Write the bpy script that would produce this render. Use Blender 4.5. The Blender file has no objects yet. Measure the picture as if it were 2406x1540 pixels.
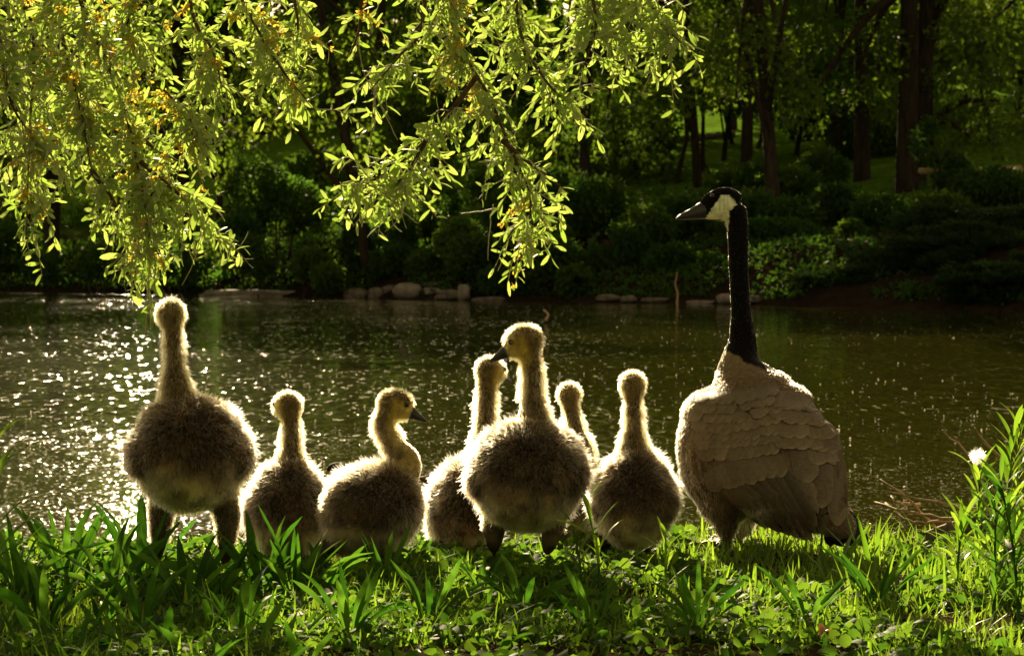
import bpy, math, random
import numpy as np
from mathutils import Vector, Matrix, kdtree
from mathutils.bvhtree import BVHTree

rng = np.random.default_rng(11)
random.seed(11)
sc = bpy.context.scene
C = sc.collection
rad = math.radians

# ------------------------------------------------------------------ camera
FPX = 6823.0                    # focal length in units of a 2406 px wide picture
HALF_W, HALF_H, HORIZON = 1203.0, 770.0, 575.0
CAM = np.array([0.0, 0.0, 0.65])
TILT = math.atan((HALF_H - HORIZON) / FPX)
cam_d = bpy.data.cameras.new('camera')
cam = bpy.data.objects.new('camera', cam_d)
C.objects.link(cam)
cam.location = CAM
cam.rotation_euler = (math.pi / 2 - TILT, 0, 0)
cam_d.sensor_width = 36.0
cam_d.lens = 36.0 * FPX / 2406.0
cam_d.clip_start = 0.1
cam_d.clip_end = 1500
cam_d.dof.use_dof = True
cam_d.dof.focus_distance = 5.95
cam_d.dof.aperture_fstop = 20
sc.camera = cam

# ------------------------------------------------------------------ world, sun, exposure
SUN_EL, SUN_AZ = rad(22), rad(-8)
w = bpy.data.worlds.new('World')
sc.world = w
w.use_nodes = True
nt = w.node_tree
bg = nt.nodes['Background']
sky = nt.nodes.new('ShaderNodeTexSky')
sky.sky_type = 'NISHITA'
sky.sun_disc = False
sky.sun_elevation = SUN_EL
sky.sun_rotation = SUN_AZ % (2 * math.pi)
sky.dust_density = 1.0
sky.air_density = 1.0
sky.ozone_density = 0.6
warm = nt.nodes.new('ShaderNodeMix'); warm.data_type = 'RGBA'; warm.blend_type = 'MULTIPLY'
warm.inputs[0].default_value = 1.0
warm.inputs[7].default_value = (0.84, 0.64, 0.37, 1)
grey = nt.nodes.new('ShaderNodeHueSaturation'); grey.inputs['Saturation'].default_value = 0.12
nt.links.new(sky.outputs[0], grey.inputs['Color'])
nt.links.new(grey.outputs[0], warm.inputs[6])
nt.links.new(warm.outputs[2], bg.inputs[0])
bg.inputs[1].default_value = 0.05
sun_d = bpy.data.lights.new('sun', 'SUN')
sun_d.energy = 5.0
sun_d.angle = rad(0.5)
sun_d.color = (1.0, 0.80, 0.47)
sun = bpy.data.objects.new('sun', sun_d)
C.objects.link(sun)
S = Vector((math.sin(SUN_AZ) * math.cos(SUN_EL), math.cos(SUN_AZ) * math.cos(SUN_EL), math.sin(SUN_EL)))
sun.rotation_euler = S.to_track_quat('Z', 'Y').to_euler()
sun.location = S * 60
vs = sc.view_settings
vs.view_transform = 'Standard'
vs.look = 'None'
vs.exposure = 1.6
vs.gamma = 1.0
vs.use_curve_mapping = False
cy = sc.cycles
cy.max_bounces = 8
cy.diffuse_bounces = 3
cy.glossy_bounces = 4
cy.transmission_bounces = 8
cy.transparent_max_bounces = 8
cy.caustics_reflective = False
cy.caustics_refractive = False
cy.sample_clamp_indirect = 4.0

# ------------------------------------------------------------------ helpers
ca, sa = math.cos(TILT), math.sin(TILT)
def P(px, py, Y):
    """point of the place seen at (px, py) of the 2406 px wide picture, Y metres away"""
    u, v = (px - HALF_W) / FPX, (HALF_H - py) / FPX
    d = np.array([u, v * sa + ca, v * ca - sa])
    return CAM + d * (Y / d[1])
def unit(v):
    v = np.asarray(v, float)
    return v / np.maximum(np.linalg.norm(v, axis=-1, keepdims=True), 1e-9)

def make_mesh(name, V, polys, smooth=False, attrs=None):
    """polys: list of (k x n) index arrays of one polygon size each"""
    me = bpy.data.meshes.new(name)
    V = np.asarray(V, np.float32)
    me.vertices.add(len(V)); me.vertices.foreach_set('co', V.ravel())
    loops = np.concatenate([np.asarray(p).ravel() for p in polys]).astype(np.int32)
    sizes = np.concatenate([np.full(len(p), np.asarray(p).shape[1]) for p in polys])
    starts = np.concatenate([[0], np.cumsum(sizes)[:-1]]).astype(np.int32)
    me.loops.add(len(loops)); me.loops.foreach_set('vertex_index', loops)
    me.polygons.add(len(sizes)); me.polygons.foreach_set('loop_start', starts)
    if smooth:
        me.polygons.foreach_set('use_smooth', np.ones(len(sizes), bool))
    for k, a in (attrs or {}).items():
        a = np.asarray(a, np.float32)
        if a.ndim == 1:
            me.attributes.new(k, 'FLOAT', 'POINT').data.foreach_set('value', a)
        else:
            a4 = np.ones((len(a), 4), np.float32); a4[:, :3] = a[:, :3]
            me.attributes.new(k, 'FLOAT_COLOR', 'POINT').data.foreach_set('color', a4.ravel())
    me.update(calc_edges=True)
    me.validate()
    return me

def link(name, me, mat, parent=None, kind=None, label=None, cat=None, group=None):
    o = bpy.data.objects.new(name, me)
    C.objects.link(o)
    if mat is not None:
        if len(me.materials) == 0: me.materials.append(mat)
    if parent is not None: o.parent = parent
    if kind: o['kind'] = kind
    tag(o, label, cat, group)
    return o
def tag(o, label=None, cat=None, group=None):
    if label: o['label'] = label
    if cat: o['category'] = cat
    if group: o['group'] = group
def thing(name, loc, label, cat, group=None):
    o = bpy.data.objects.new(name, None)
    o.empty_display_size = 0.1
    C.objects.link(o)
    o.location = loc
    tag(o, label, cat, group)
    return o

class Acc:
    """collects vertices, polygons and per-vertex attributes of one mesh"""
    def __init__(s): s.V, s.Q, s.T, s.A, s.n = [], [], [], {}, 0
    def add(s, V, Q=None, T=None, **attrs):
        V = np.asarray(V, float)
        s.V.append(V)
        if Q is not None and len(Q): s.Q.append(np.asarray(Q) + s.n)
        if T is not None and len(T): s.T.append(np.asarray(T) + s.n)
        for k, a in attrs.items(): s.A.setdefault(k, []).append(np.broadcast_to(a, (len(V),)) if np.ndim(a) < 2 else a)
        s.n += len(V)
    def mesh(s, name, origin=(0, 0, 0), smooth=False):
        polys = []
        if s.Q: polys.append(np.concatenate(s.Q))
        if s.T: polys.append(np.concatenate(s.T))
        return make_mesh(name, np.concatenate(s.V) - np.asarray(origin), polys, smooth,
                         {k: np.concatenate(a) for k, a in s.A.items()})

def blades(base, az, lean, length, width, curl, nseg=5, fold=0.25, profile='grass', twist=0.0, wav=0.0):
    """arching leaf blades; returns V, Q, blade index per vertex"""
    base = np.asarray(base, float); B = len(base)
    az, lean, length, width, curl = [np.broadcast_to(np.asarray(a, float), (B,)) for a in (az, lean, length, width, curl)]
    tw = np.broadcast_to(np.asarray(twist, float), (B,))
    t = np.linspace(0, 1, nseg + 1)
    if profile == 'grass': wt = np.clip(1.0 - t ** 2.2, 0.03, 1)
    elif profile == 'lance': wt = np.interp(t, [0, .12, .35, .55, .8, .93, 1], [.22, .30, .85, 1, .72, .36, .03])
    else: wt = np.interp(t, [0, .1, .4, .8, 1], [.35, .6, 1, .7, .04])
    th = lean[:, None] + curl[:, None] * t[None]
    ds = length[:, None] / nseg
    r = np.concatenate([np.zeros((B, 1)), np.cumsum(np.sin(th[:, :-1]) * ds, 1)], 1)
    z = np.concatenate([np.zeros((B, 1)), np.cumsum(np.cos(th[:, :-1]) * ds, 1)], 1)
    if wav: r = r + wav * length[:, None] * np.sin(t[None] * 7 + az[:, None] * 5)
    h = np.stack([np.cos(az), np.sin(az), 0 * az], 1)
    s = np.stack([-np.sin(az), np.cos(az), 0 * az], 1)
    c = base[:, None] + h[:, None] * r[..., None]
    c[..., 2] += z
    nrm = -h[:, None] * np.cos(th)[..., None]
    nrm[..., 2] += np.sin(th)
    tt = (tw[:, None] * t[None])[..., None]
    side = s[:, None] * np.cos(tt) + nrm * np.sin(tt)
    nn = nrm * np.cos(tt) - s[:, None] * np.sin(tt)
    hw = (width[:, None] * wt[None] * 0.5)[..., None]
    L = c - side * hw + nn * hw * fold
    R = c + side * hw + nn * hw * fold
    V = np.stack([L, c, R], 2).reshape(-1, 3)
    k = np.arange(nseg)
    q0 = np.stack([k * 3, k * 3 + 1, k * 3 + 4, k * 3 + 3], 1)
    q1 = np.stack([k * 3 + 1, k * 3 + 2, k * 3 + 5, k * 3 + 4], 1)
    q = np.concatenate([q0, q1])
    Q = (q[None] + (np.arange(B) * (nseg + 1) * 3)[:, None, None]).reshape(-1, 4)
    return V, Q, np.repeat(np.arange(B), (nseg + 1) * 3)

def leaves6(base, d, nrm, length, width, fold=0.2, bend=0.15):
    """small pointed leaves of eight vertices: base, three pairs, tip - folded along the midrib"""
    base, d, nrm = np.asarray(base, float), unit(d), np.asarray(nrm, float)
    side = unit(np.cross(d, nrm)); nn = np.cross(side, d)
    B = len(base)
    length = np.broadcast_to(np.asarray(length, float), (B,))[:, None]
    width = np.broadcast_to(np.asarray(width, float), (B,))[:, None]
    pts = []
    def at(t, wv, f):
        c = base + d * length * t - nn * length * bend * t * t
        return c + side * width * wv * .5 + nn * width * .5 * abs(wv) * f
    pts = [at(0, 0, 0), at(.22, -.66, fold), at(.22, .66, fold), at(.58, -1, fold), at(.58, 1, fold), at(.88, -.66, fold), at(.88, .66, fold), at(1, 0, 0)]
    V = np.stack(pts, 1).reshape(-1, 3)
    o = (np.arange(B) * 8)[:, None, None]
    T = (np.array([[0, 2, 1], [5, 6, 7]])[None] + o).reshape(-1, 3)
    Q = (np.array([[1, 2, 4, 3], [3, 4, 6, 5]])[None] + o).reshape(-1, 4)
    return V, Q, T, np.repeat(np.arange(B), 8)

def leaves4(base, d, nrm, length, width):
    """far leaves: one pointed quad each"""
    d = unit(d); side = unit(np.cross(d, nrm))
    B = len(base)
    length = np.broadcast_to(np.asarray(length, float), (B,))[:, None]
    width = np.broadcast_to(np.asarray(width, float), (B,))[:, None]
    V = np.stack([base, base + d * length * .5 - side * width * .5, base + d * length, base + d * length * .5 + side * width * .5], 1).reshape(-1, 3)
    Q = np.arange(B * 4).reshape(-1, 4)
    return V, Q, np.repeat(np.arange(B), 4)

def catmull(pts, n):
    pts = np.asarray(pts, float)
    if len(pts) < 3:
        t = np.linspace(0, 1, n)[:, None]
        return pts[0] * (1 - t) + pts[-1] * t
    p = np.concatenate([[2 * pts[0] - pts[1]], pts, [2 * pts[-1] - pts[-2]]])
    out = []
    ts = np.linspace(0, len(pts) - 1 - 1e-6, n)
    for t in ts:
        i = int(t); f = t - i
        a, b, c, d = p[i], p[i + 1], p[i + 2], p[i + 3]
        out.append(0.5 * ((2 * b) + (c - a) * f + (2 * a - 5 * b + 4 * c - d) * f * f + (3 * b - a - 3 * c + d) * f ** 3))
    return np.array(out)

def tube(path, radii, sides=6, caps=True, flat=None):
    """swept tube along path (n x 3) with a radius per point"""
    path = np.asarray(path, float); n = len(path)
    radii = np.broadcast_to(np.asarray(radii, float), (n,))
    tan = unit(np.gradient(path, axis=0))
    ref = np.array([0, 0, 1.0]) if abs(tan[0][2]) < .8 else np.array([1.0, 0, 0])
    a = unit(np.cross(tan[0], ref)); A = []
    for k in range(n):
        a = unit(a - tan[k] * np.dot(a, tan[k])); A.append(a)
    A = np.array(A); Bn = np.cross(tan, A)
    ang = np.arange(sides) / sides * 2 * math.pi
    ring = A[:, None] * np.cos(ang)[None, :, None] + Bn[:, None] * np.sin(ang)[None, :, None]
    V = (path[:, None] + ring * radii[:, None, None]).reshape(-1, 3)
    i, j = np.meshgrid(np.arange(n - 1), np.arange(sides), indexing='ij')
    jn = (j + 1) % sides
    Q = np.stack([i * sides + j, i * sides + jn, (i + 1) * sides + jn, (i + 1) * sides + j], -1).reshape(-1, 4)
    T = None
    if caps:
        V = np.concatenate([V, [path[0] - tan[0] * radii[0] * .5], [path[-1] + tan[-1] * radii[-1] * .6]])
        j = np.arange(sides); jn = (j + 1) % sides
        T = np.concatenate([np.stack([np.full(sides, n * sides), jn, j], 1),
                            np.stack([np.full(sides, n * sides + 1), (n - 1) * sides + j, (n - 1) * sides + jn], 1)])
    return V, Q, T

def ball(center, radii, axes=None, nu=20, nv=12):
    u = np.arange(nu) / nu * 2 * math.pi
    v = np.linspace(0, math.pi, nv + 1)[1:-1]
    V = np.stack([np.outer(np.sin(v), np.cos(u)), np.outer(np.sin(v), np.sin(u)), np.outer(np.cos(v), np.ones(nu))], -1).reshape(-1, 3)
    V = np.concatenate([V, [[0, 0, 1], [0, 0, -1]]])
    m = nv - 1
    i, j = np.meshgrid(np.arange(m - 1), np.arange(nu), indexing='ij'); jn = (j + 1) % nu
    Q = np.stack([i * nu + j, (i + 1) * nu + j, (i + 1) * nu + jn, i * nu + jn], -1).reshape(-1, 4)
    j = np.arange(nu); jn = (j + 1) % nu
    T = np.concatenate([np.stack([np.full(nu, m * nu), j, jn], 1), np.stack([np.full(nu, m * nu + 1), (m - 1) * nu + jn, (m - 1) * nu + j], 1)])
    V = V * np.asarray(radii)
    if axes is not None: V = V @ np.asarray(axes)
    return V + np.asarray(center), Q, T

# cheap value noise on points, for shapes and real colour patches
def vnoise(p, scale, seed=0):
    p = np.asarray(p, float) * scale + seed * 17.31
    i = np.floor(p).astype(np.int64); f = p - i; f = f * f * (3 - 2 * f)
    def h(a, b, c):
        x = (a * 374761393 + b * 668265263 + c * 2147483647 + seed * 974711) & 0xffffffff
        x = ((x ^ (x >> 13)) * 1274126177) & 0xffffffff
        return ((x ^ (x >> 16)) & 0xffff) / 65535.0
    r = 0
    for dx in (0, 1):
        for dy in (0, 1):
            for dz in (0, 1):
                wgt = (f[..., 0] if dx else 1 - f[..., 0]) * (f[..., 1] if dy else 1 - f[..., 1]) * (f[..., 2] if dz else 1 - f[..., 2])
                r = r + wgt * h(i[..., 0] + dx, i[..., 1] + dy, i[..., 2] + dz)
    return r
def sstep(a, b, x):
    t = np.clip((x - a) / (b - a), 0, 1)
    return t * t * (3 - 2 * t)

# ------------------------------------------------------------------ materials
def new_mat(name):
    m = bpy.data.materials.new(name); m.use_nodes = True
    n = m.node_tree
    for x in list(n.nodes):
        if x.type != 'OUTPUT_MATERIAL': n.nodes.remove(x)
    return m, n, n.nodes['Material Output']
def N(n, t, **kw):
    x = n.nodes.new(t)
    for k, v in kw.items(): setattr(x, k, v)
    return x
def mixrgb(n, fac, a, b, blend='MIX'):
    m = N(n, 'ShaderNodeMix', data_type='RGBA', blend_type=blend)
    for sock, v in ((m.inputs[0], fac), (m.inputs[6], a), (m.inputs[7], b)):
        if isinstance(v, bpy.types.NodeSocket): n.links.new(v, sock)
        elif isinstance(v, (int, float)): sock.default_value = v
        else: sock.default_value = (*v, 1)
    return m.outputs[2]

def leaf_mat(name, a, b, ta, tb, trans=0.5, rough=0.45, spec=0.4, vein=0.0):
    """leaf: reflecting colours a..b, light shining through ta..tb, by the leaf's own tint"""
    m, n, out = new_mat(name)
    at = N(n, 'ShaderNodeAttribute', attribute_name='tint')
    tc = N(n, 'ShaderNodeTexCoord')
    nz = N(n, 'ShaderNodeTexNoise'); nz.inputs['Scale'].default_value = 60 if vein else 5
    n.links.new(tc.outputs['Object'], nz.inputs['Vector'])
    ad = N(n, 'ShaderNodeMath', operation='MULTIPLY_ADD'); ad.inputs[1].default_value = 0.5; ad.use_clamp = True
    n.links.new(nz.outputs[0], ad.inputs[0])
    sb = N(n, 'ShaderNodeMath', operation='SUBTRACT'); sb.inputs[1].default_value = 0.25
    n.links.new(at.outputs['Fac'], sb.inputs[0]); n.links.new(sb.outputs[0], ad.inputs[2])
    p = N(n, 'ShaderNodeBsdfPrincipled')
    p.inputs['Roughness'].default_value = rough
    p.inputs['Specular IOR Level'].default_value = spec
    n.links.new(mixrgb(n, ad.outputs[0], a, b), p.inputs['Base Color'])
    tr = N(n, 'ShaderNodeBsdfTranslucent')
    n.links.new(mixrgb(n, ad.outputs[0], ta, tb), tr.inputs['Color'])
    mx = N(n, 'ShaderNodeMixShader'); mx.inputs[0].default_value = trans
    n.links.new(p.outputs[0], mx.inputs[1]); n.links.new(tr.outputs[0], mx.inputs[2])
    n.links.new(mx.outputs[0], out.inputs[0])
    return m

def plain_mat(name, col, rough=0.8, col2=None, scale=8.0, bump=0.0, spec=0.3, stretch=(1, 1, 1), attr=None):
    m, n, out = new_mat(name)
    p = N(n, 'ShaderNodeBsdfPrincipled')
    p.inputs['Roughness'].default_value = rough
    p.inputs['Specular IOR Level'].default_value = spec
    tc = N(n, 'ShaderNodeTexCoord'); mp = N(n, 'ShaderNodeMapping'); mp.inputs['Scale'].default_value = stretch
    n.links.new(tc.outputs['Object'], mp.inputs[0])
    nz = N(n, 'ShaderNodeTexNoise'); nz.inputs['Scale'].default_value = scale; nz.inputs['Detail'].default_value = 6
    n.links.new(mp.outputs[0], nz.inputs['Vector'])
    if attr:
        at = N(n, 'ShaderNodeAttribute', attribute_name=attr)
        base = at.outputs['Color']
        rr = N(n, 'ShaderNodeMapRange'); rr.inputs[1].default_value = .3; rr.inputs[2].default_value = .7; rr.inputs[3].default_value = .72; rr.inputs[4].default_value = 1.25
        n.links.new(nz.outputs[0], rr.inputs[0])
        base = mixrgb(n, 1.0, base, rr.outputs[0], 'MULTIPLY')
        n.links.new(base, p.inputs['Base Color'])
    elif col2:
        rr = N(n, 'ShaderNodeMapRange'); rr.inputs[1].default_value = .35; rr.inputs[2].default_value = .65
        n.links.new(nz.outputs[0], rr.inputs[0])
        n.links.new(mixrgb(n, rr.outputs[0], col, col2), p.inputs['Base Color'])
    else:
        p.inputs['Base Color'].default_value = (*col, 1)
    if bump:
        b = N(n, 'ShaderNodeBump'); b.inputs['Strength'].default_value = 1; b.inputs['Distance'].default_value = bump
        n.links.new(nz.outputs[0], b.inputs['Height']); n.links.new(b.outputs[0], p.inputs['Normal'])
    n.links.new(p.outputs[0], out.inputs[0])
    return m

def hair_mat(name, rough=0.35, radial=0.55, tip=0.35):
    m, n, out = new_mat(name)
    at = N(n, 'ShaderNodeAttribute', attribute_name='hcol')
    hi = N(n, 'ShaderNodeHairInfo')
    f = N(n, 'ShaderNodeMath', operation='MULTIPLY'); f.inputs[1].default_value = tip
    n.links.new(hi.outputs['Intercept'], f.inputs[0])
    col = mixrgb(n, f.outputs[0], at.outputs['Color'], (0.92, 0.82, 0.60))
    h = N(n, 'ShaderNodeBsdfHairPrincipled')
    h.parametrization = 'COLOR'
    n.links.new(col, h.inputs['Color'])
    h.inputs['Roughness'].default_value = rough
    h.inputs['IOR'].default_value = 1.36
    h.inputs['Radial Roughness'].default_value = radial
    n.links.new(h.outputs[0], out.inputs[0])
    return m

M = {}
M['grass'] = leaf_mat('grass', (.035, .075, .012), (.07, .12, .02), (.15, .34, .015), (.38, .56, .04), .5)
M['clover'] = leaf_mat('clover', (.03, .07, .015), (.06, .11, .025), (.09, .25, .015), (.26, .44, .03), .42, .6, .03)
M['plantain'] = leaf_mat('plantain', (.025, .06, .012), (.045, .095, .02), (.05, .19, .010), (.17, .38, .025), .40, .55, .05, 1)
M['oleaster'] = leaf_mat('oleaster', (.26, .30, .13), (.42, .44, .25), (.27, .45, .04), (.52, .66, .14), .5, .5, .4, 1)
M['flower'] = leaf_mat('flower', (.50, .38, .06), (.60, .48, .12), (.80, .55, .04), (.90, .70, .10), .5, .6, .2)
M['tree_leaf'] = leaf_mat('tree_leaf', (.02, .045, .010), (.045, .08, .016), (.07, .19, .010), (.30, .42, .03), .45, .6, .12)
M['shrub_leaf'] = leaf_mat('shrub_leaf', (.018, .05, .012), (.04, .085, .018), (.07, .22, .02), (.24, .38, .03), .4, .6, .12)
M['juniper'] = leaf_mat('juniper', (.012, .035, .016), (.03, .06, .02), (.03, .09, .02), (.10, .18, .02), .25, .6, .1)
M['rust_leaf'] = leaf_mat('rust_leaf', (.12, .05, .02), (.2, .09, .03), (.35, .14, .03), (.45, .22, .05), .4)
M['bark'] = plain_mat('bark', (.022, .017, .012), .95, (.05, .038, .026), 14, .01, .1, (1, 1, .25))
M['twig'] = plain_mat('twig', (.05, .028, .014), .8, (.10, .06, .03), 60, 0, .3)
M['silver_twig'] = plain_mat('silver_twig', (.34, .30, .20), .7, (.5, .45, .32), 60, 0, .3)
M['dry_twig'] = plain_mat('dry_twig', (.32, .21, .11), .75, (.48, .34, .20), 80, 0, .3)
M['rock'] = plain_mat('rock', (.09, .078, .058), .9, (.19, .165, .125), 9, .02, .2)
M['pale_rock'] = plain_mat('pale_rock', (.15, .135, .105), .9, (.28, .25, .20), 7, .015, .2)
M['bird'] = plain_mat('bird', (1, 1, 1), .85, None, 90, .0012, .15, attr='bcol')
M['goose_skin'] = plain_mat('goose_skin', (1, 1, 1), .75, None, 120, .001, .1, (1, 1, .3), attr='bcol')
M['bill'] = plain_mat('bill', (.018, .018, .02), .38, (.035, .032, .03), 80, 0, .5)
M['eye'] = plain_mat('eye', (.004, .003, .002), .08, spec=.6)
M['down'] = hair_mat('down', .38, .5, .07)
M['goose_down'] = hair_mat('goose_down', .3, .4, .15)
M['white_down'] = hair_mat('white_down', .4, .6, .3)

# feather: brown vane with a pale worn edge, from the vane's own coordinates
m, n, out = new_mat('feather')
ae = N(n, 'ShaderNodeAttribute', attribute_name='edge'); ac = N(n, 'ShaderNodeAttribute', attribute_name='fcol')
tc = N(n, 'ShaderNodeTexCoord'); nz = N(n, 'ShaderNodeTexNoise'); nz.inputs['Scale'].default_value = 160; nz.inputs['Detail'].default_value = 3
n.links.new(tc.outputs['Object'], nz.inputs['Vector'])
rr = N(n, 'ShaderNodeMapRange'); rr.inputs[1].default_value = .3; rr.inputs[2].default_value = .7; rr.inputs[3].default_value = .78; rr.inputs[4].default_value = 1.2
n.links.new(nz.outputs[0], rr.inputs[0])
c0 = mixrgb(n, 1.0, ac.outputs['Color'], rr.outputs[0], 'MULTIPLY')
pw = N(n, 'ShaderNodeMath', operation='POWER'); pw.inputs[1].default_value = 1.6
n.links.new(ae.outputs['Fac'], pw.inputs[0])
mu = N(n, 'ShaderNodeMath', operation='MULTIPLY'); mu.inputs[1].default_value = .75
n.links.new(pw.outputs[0], mu.inputs[0])
c1 = mixrgb(n, mu.outputs[0], c0, (.46, .36, .24))
p = N(n, 'ShaderNodeBsdfPrincipled'); p.inputs['Roughness'].default_value = .6; p.inputs['Specular IOR Level'].default_value = .3
n.links.new(c1, p.inputs['Base Color'])
n.links.new(p.outputs[0], out.inputs[0])
M['feather'] = m

# ground: colour patches come from the sheet itself (bare soil, lawn, bank), fine grain from noise
M['ground'] = plain_mat('ground', (1, 1, 1), 1.0, None, 6, .03, .0, attr='gcol')

# water: murky green body, rippled by noise-tilted normals, calmer and rougher patches
m, n, out = new_mat('water')
tc = N(n, 'ShaderNodeTexCoord')
def wave(scale, stretch, amp, detail=2.0, cubed=False):
    mp = N(n, 'ShaderNodeMapping'); mp.inputs['Scale'].default_value = stretch
    n.links.new(tc.outputs['Object'], mp.inputs[0])
    z = N(n, 'ShaderNodeTexNoise'); z.inputs['Scale'].default_value = scale; z.inputs['Detail'].default_value = detail
    n.links.new(mp.outputs[0], z.inputs['Vector'])
    s1 = N(n, 'ShaderNodeVectorMath', operation='SUBTRACT'); s1.inputs[1].default_value = (.5, .5, .5)
    n.links.new(z.outputs['Color'], s1.inputs[0])
    src = s1.outputs[0]
    if cubed:       # mostly calm, a few steep crests
        q1 = N(n, 'ShaderNodeVectorMath', operation='MULTIPLY'); n.links.new(src, q1.inputs[0]); n.links.new(src, q1.inputs[1])
        q2 = N(n, 'ShaderNodeVectorMath', operation='MULTIPLY'); n.links.new(q1.outputs[0], q2.inputs[0]); n.links.new(src, q2.inputs[1])
        src = q2.outputs[0]
    s2 = N(n, 'ShaderNodeVectorMath', operation='MULTIPLY'); s2.inputs[1].default_value = (amp * 1.5, amp, 0)
    n.links.new(src, s2.inputs[0])
    return s2.outputs[0]
wn_ = wave(60, (1, .6, 1), 75.0, 1.0, True)      # small ripples by the near bank
wf_ = wave(24, (1, .22, 1), 38.0, 1.0, True)     # longer ripples farther out
sx = N(n, 'ShaderNodeSeparateXYZ'); n.links.new(tc.outputs['Object'], sx.inputs[0])
yr = N(n, 'ShaderNodeMapRange'); yr.inputs[1].default_value = 9; yr.inputs[2].default_value = 15; n.links.new(sx.outputs[1], yr.inputs[0])
mxv = N(n, 'ShaderNodeMix', data_type='VECTOR')
n.links.new(yr.outputs[0], mxv.inputs[0]); n.links.new(wn_, mxv.inputs[4]); n.links.new(wf_, mxv.inputs[5])
w1 = mxv.outputs[1]
w2 = wave(5, (.6, 1, 1), 0.045, 2.0)
# patches of wind ripple: long streaks across the pond
mp = N(n, 'ShaderNodeMapping'); mp.inputs['Scale'].default_value = (.16, .42, 1); mp.inputs['Location'].default_value = (2.3, .7, 0)
n.links.new(tc.outputs['Object'], mp.inputs[0])
pz = N(n, 'ShaderNodeTexNoise'); pz.inputs['Scale'].default_value = 1.0; pz.inputs['Detail'].default_value = 3
n.links.new(mp.outputs[0], pz.inputs['Vector'])
pr = N(n, 'ShaderNodeMapRange'); pr.inputs[1].default_value = .40; pr.inputs[2].default_value = .68; pr.inputs[3].default_value = .25; pr.inputs[4].default_value = 1.0
n.links.new(pz.outputs[0], pr.inputs[0])
xr = N(n, 'ShaderNodeMapRange'); xr.inputs[1].default_value = -1.4; xr.inputs[2].default_value = .1; xr.inputs[3].default_value = 1.0; xr.inputs[4].default_value = .5
n.links.new(sx.outputs[0], xr.inputs[0])      # the breeze reaches the left of the pond
pm = N(n, 'ShaderNodeMath', operation='MULTIPLY'); n.links.new(pr.outputs[0], pm.inputs[0]); n.links.new(xr.outputs[0], pm.inputs[1])
sc1 = N(n, 'ShaderNodeVectorMath', operation='SCALE'); n.links.new(w1, sc1.inputs[0]); n.links.new(pm.outputs[0], sc1.inputs['Scale'])
a1 = N(n, 'ShaderNodeVectorMath', operation='ADD'); n.links.new(sc1.outputs[0], a1.inputs[0]); n.links.new(w2, a1.inputs[1])
a2 = N(n, 'ShaderNodeVectorMath', operation='ADD'); a2.inputs[1].default_value = (0, 0, 1); n.links.new(a1.outputs[0], a2.inputs[0])
nn = N(n, 'ShaderNodeVectorMath', operation='NORMALIZE'); n.links.new(a2.outputs[0], nn.inputs[0])
p = N(n, 'ShaderNodeBsdfPrincipled'); p.inputs['Base Color'].default_value = (.034, .034, .004, 1)  # murky water colour with the olive of reflected foliage put in
p.inputs['Roughness'].default_value = .045; p.inputs['IOR'].default_value = 1.333
n.links.new(nn.outputs[0], p.inputs['Normal'])
n.links.new(p.outputs[0], out.inputs[0])
M['water'] = m

# ------------------------------------------------------------------ ground and water
WATER_Z = -0.20
def shore(x): return 44.5 - 0.95 * np.clip(x, -9, 9) + 0.5 * np.sin(x * .9) * .6 + .25 * np.sin(x * 2.3 + 1)
def bank_edge(x): return 6.16 + 0.10 * np.sin(x * 1.7 + .6) + 0.05 * np.sin(x * 4.1)
def ground_z(x, y):
    x, y = np.asarray(x, float), np.asarray(y, float)
    p = np.stack([x, y, 0 * x], -1)
    near = 0.03 * (vnoise(p, 1.6, 3) - .5) + 0.015 * (vnoise(p, 6, 4) - .5)
    e = y - bank_edge(x)
    near = near - 0.62 * sstep(-0.02, .9, e) ** 1.3
    f = y - shore(x)
    far = -0.62 + 0.42 * sstep(-1.5, 0, f) + np.interp(f, [0, .6, 2.5, 8, 16, 30, 60, 250], [0, .28, .75, 1.35, 2.15, 3.6, 7.0, 20])
    far = far + np.clip(f / 10, 0, 1) * .5 * (vnoise(p, .12, 5) - .5) + np.clip(f / 3, 0, 1) * .16 * (vnoise(p, .7, 6) - .5)
    return np.where(y < 20, near, far)
def gz(x, y): return float(ground_z(np.array([x]), np.array([y]))[0])

xs = np.concatenate([np.linspace(-160, -22, 14), np.linspace(-20, -4, 33), np.linspace(-3.8, 3.8, 77), np.linspace(4, 20, 33), np.linspace(22, 160, 14)])
ys = np.concatenate([np.linspace(-90, -4, 12), np.linspace(-3, 3.8, 18), np.linspace(4, 7.5, 60), np.linspace(8, 33, 12), np.linspace(34, 58, 80), np.linspace(59, 90, 40), np.linspace(95, 320, 20)])
X, Yg = np.meshgrid(xs, ys)
Zg = ground_z(X, Yg)
GV = np.stack([X, Yg, Zg], -1).reshape(-1, 3)
ny, nx = X.shape
i, j = np.meshgrid(np.arange(ny - 1), np.arange(nx - 1), indexing='ij')
GQ = np.stack([i * nx + j, i * nx + j + 1, (i + 1) * nx + j + 1, (i + 1) * nx + j], -1).reshape(-1, 4)
f = GV[:, 1] - shore(GV[:, 0])
k1 = vnoise(GV * [1, 1, 0], .35, 8); k2 = vnoise(GV * [1, 1, 0], 1.3, 9)
lawn = np.array([.10, .19, .018]) * (0.75 + .5 * k2[:, None])
soil = np.array([.023, .017, .011]) * (0.7 + .6 * k2[:, None])
mud = np.array([.045, .034, .02])
wl = sstep(5, 10, f + 5 * (k1 - .5))[:, None]
gcol = soil * (1 - wl) + lawn * wl
nearm = (GV[:, 1] < 20)[:, None]
nsoil = np.array([.032, .025, .014]) * (0.7 + .6 * k2[:, None])
nl = (sstep(2.5, 0.5, GV[:, 1]))[:, None]
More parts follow.
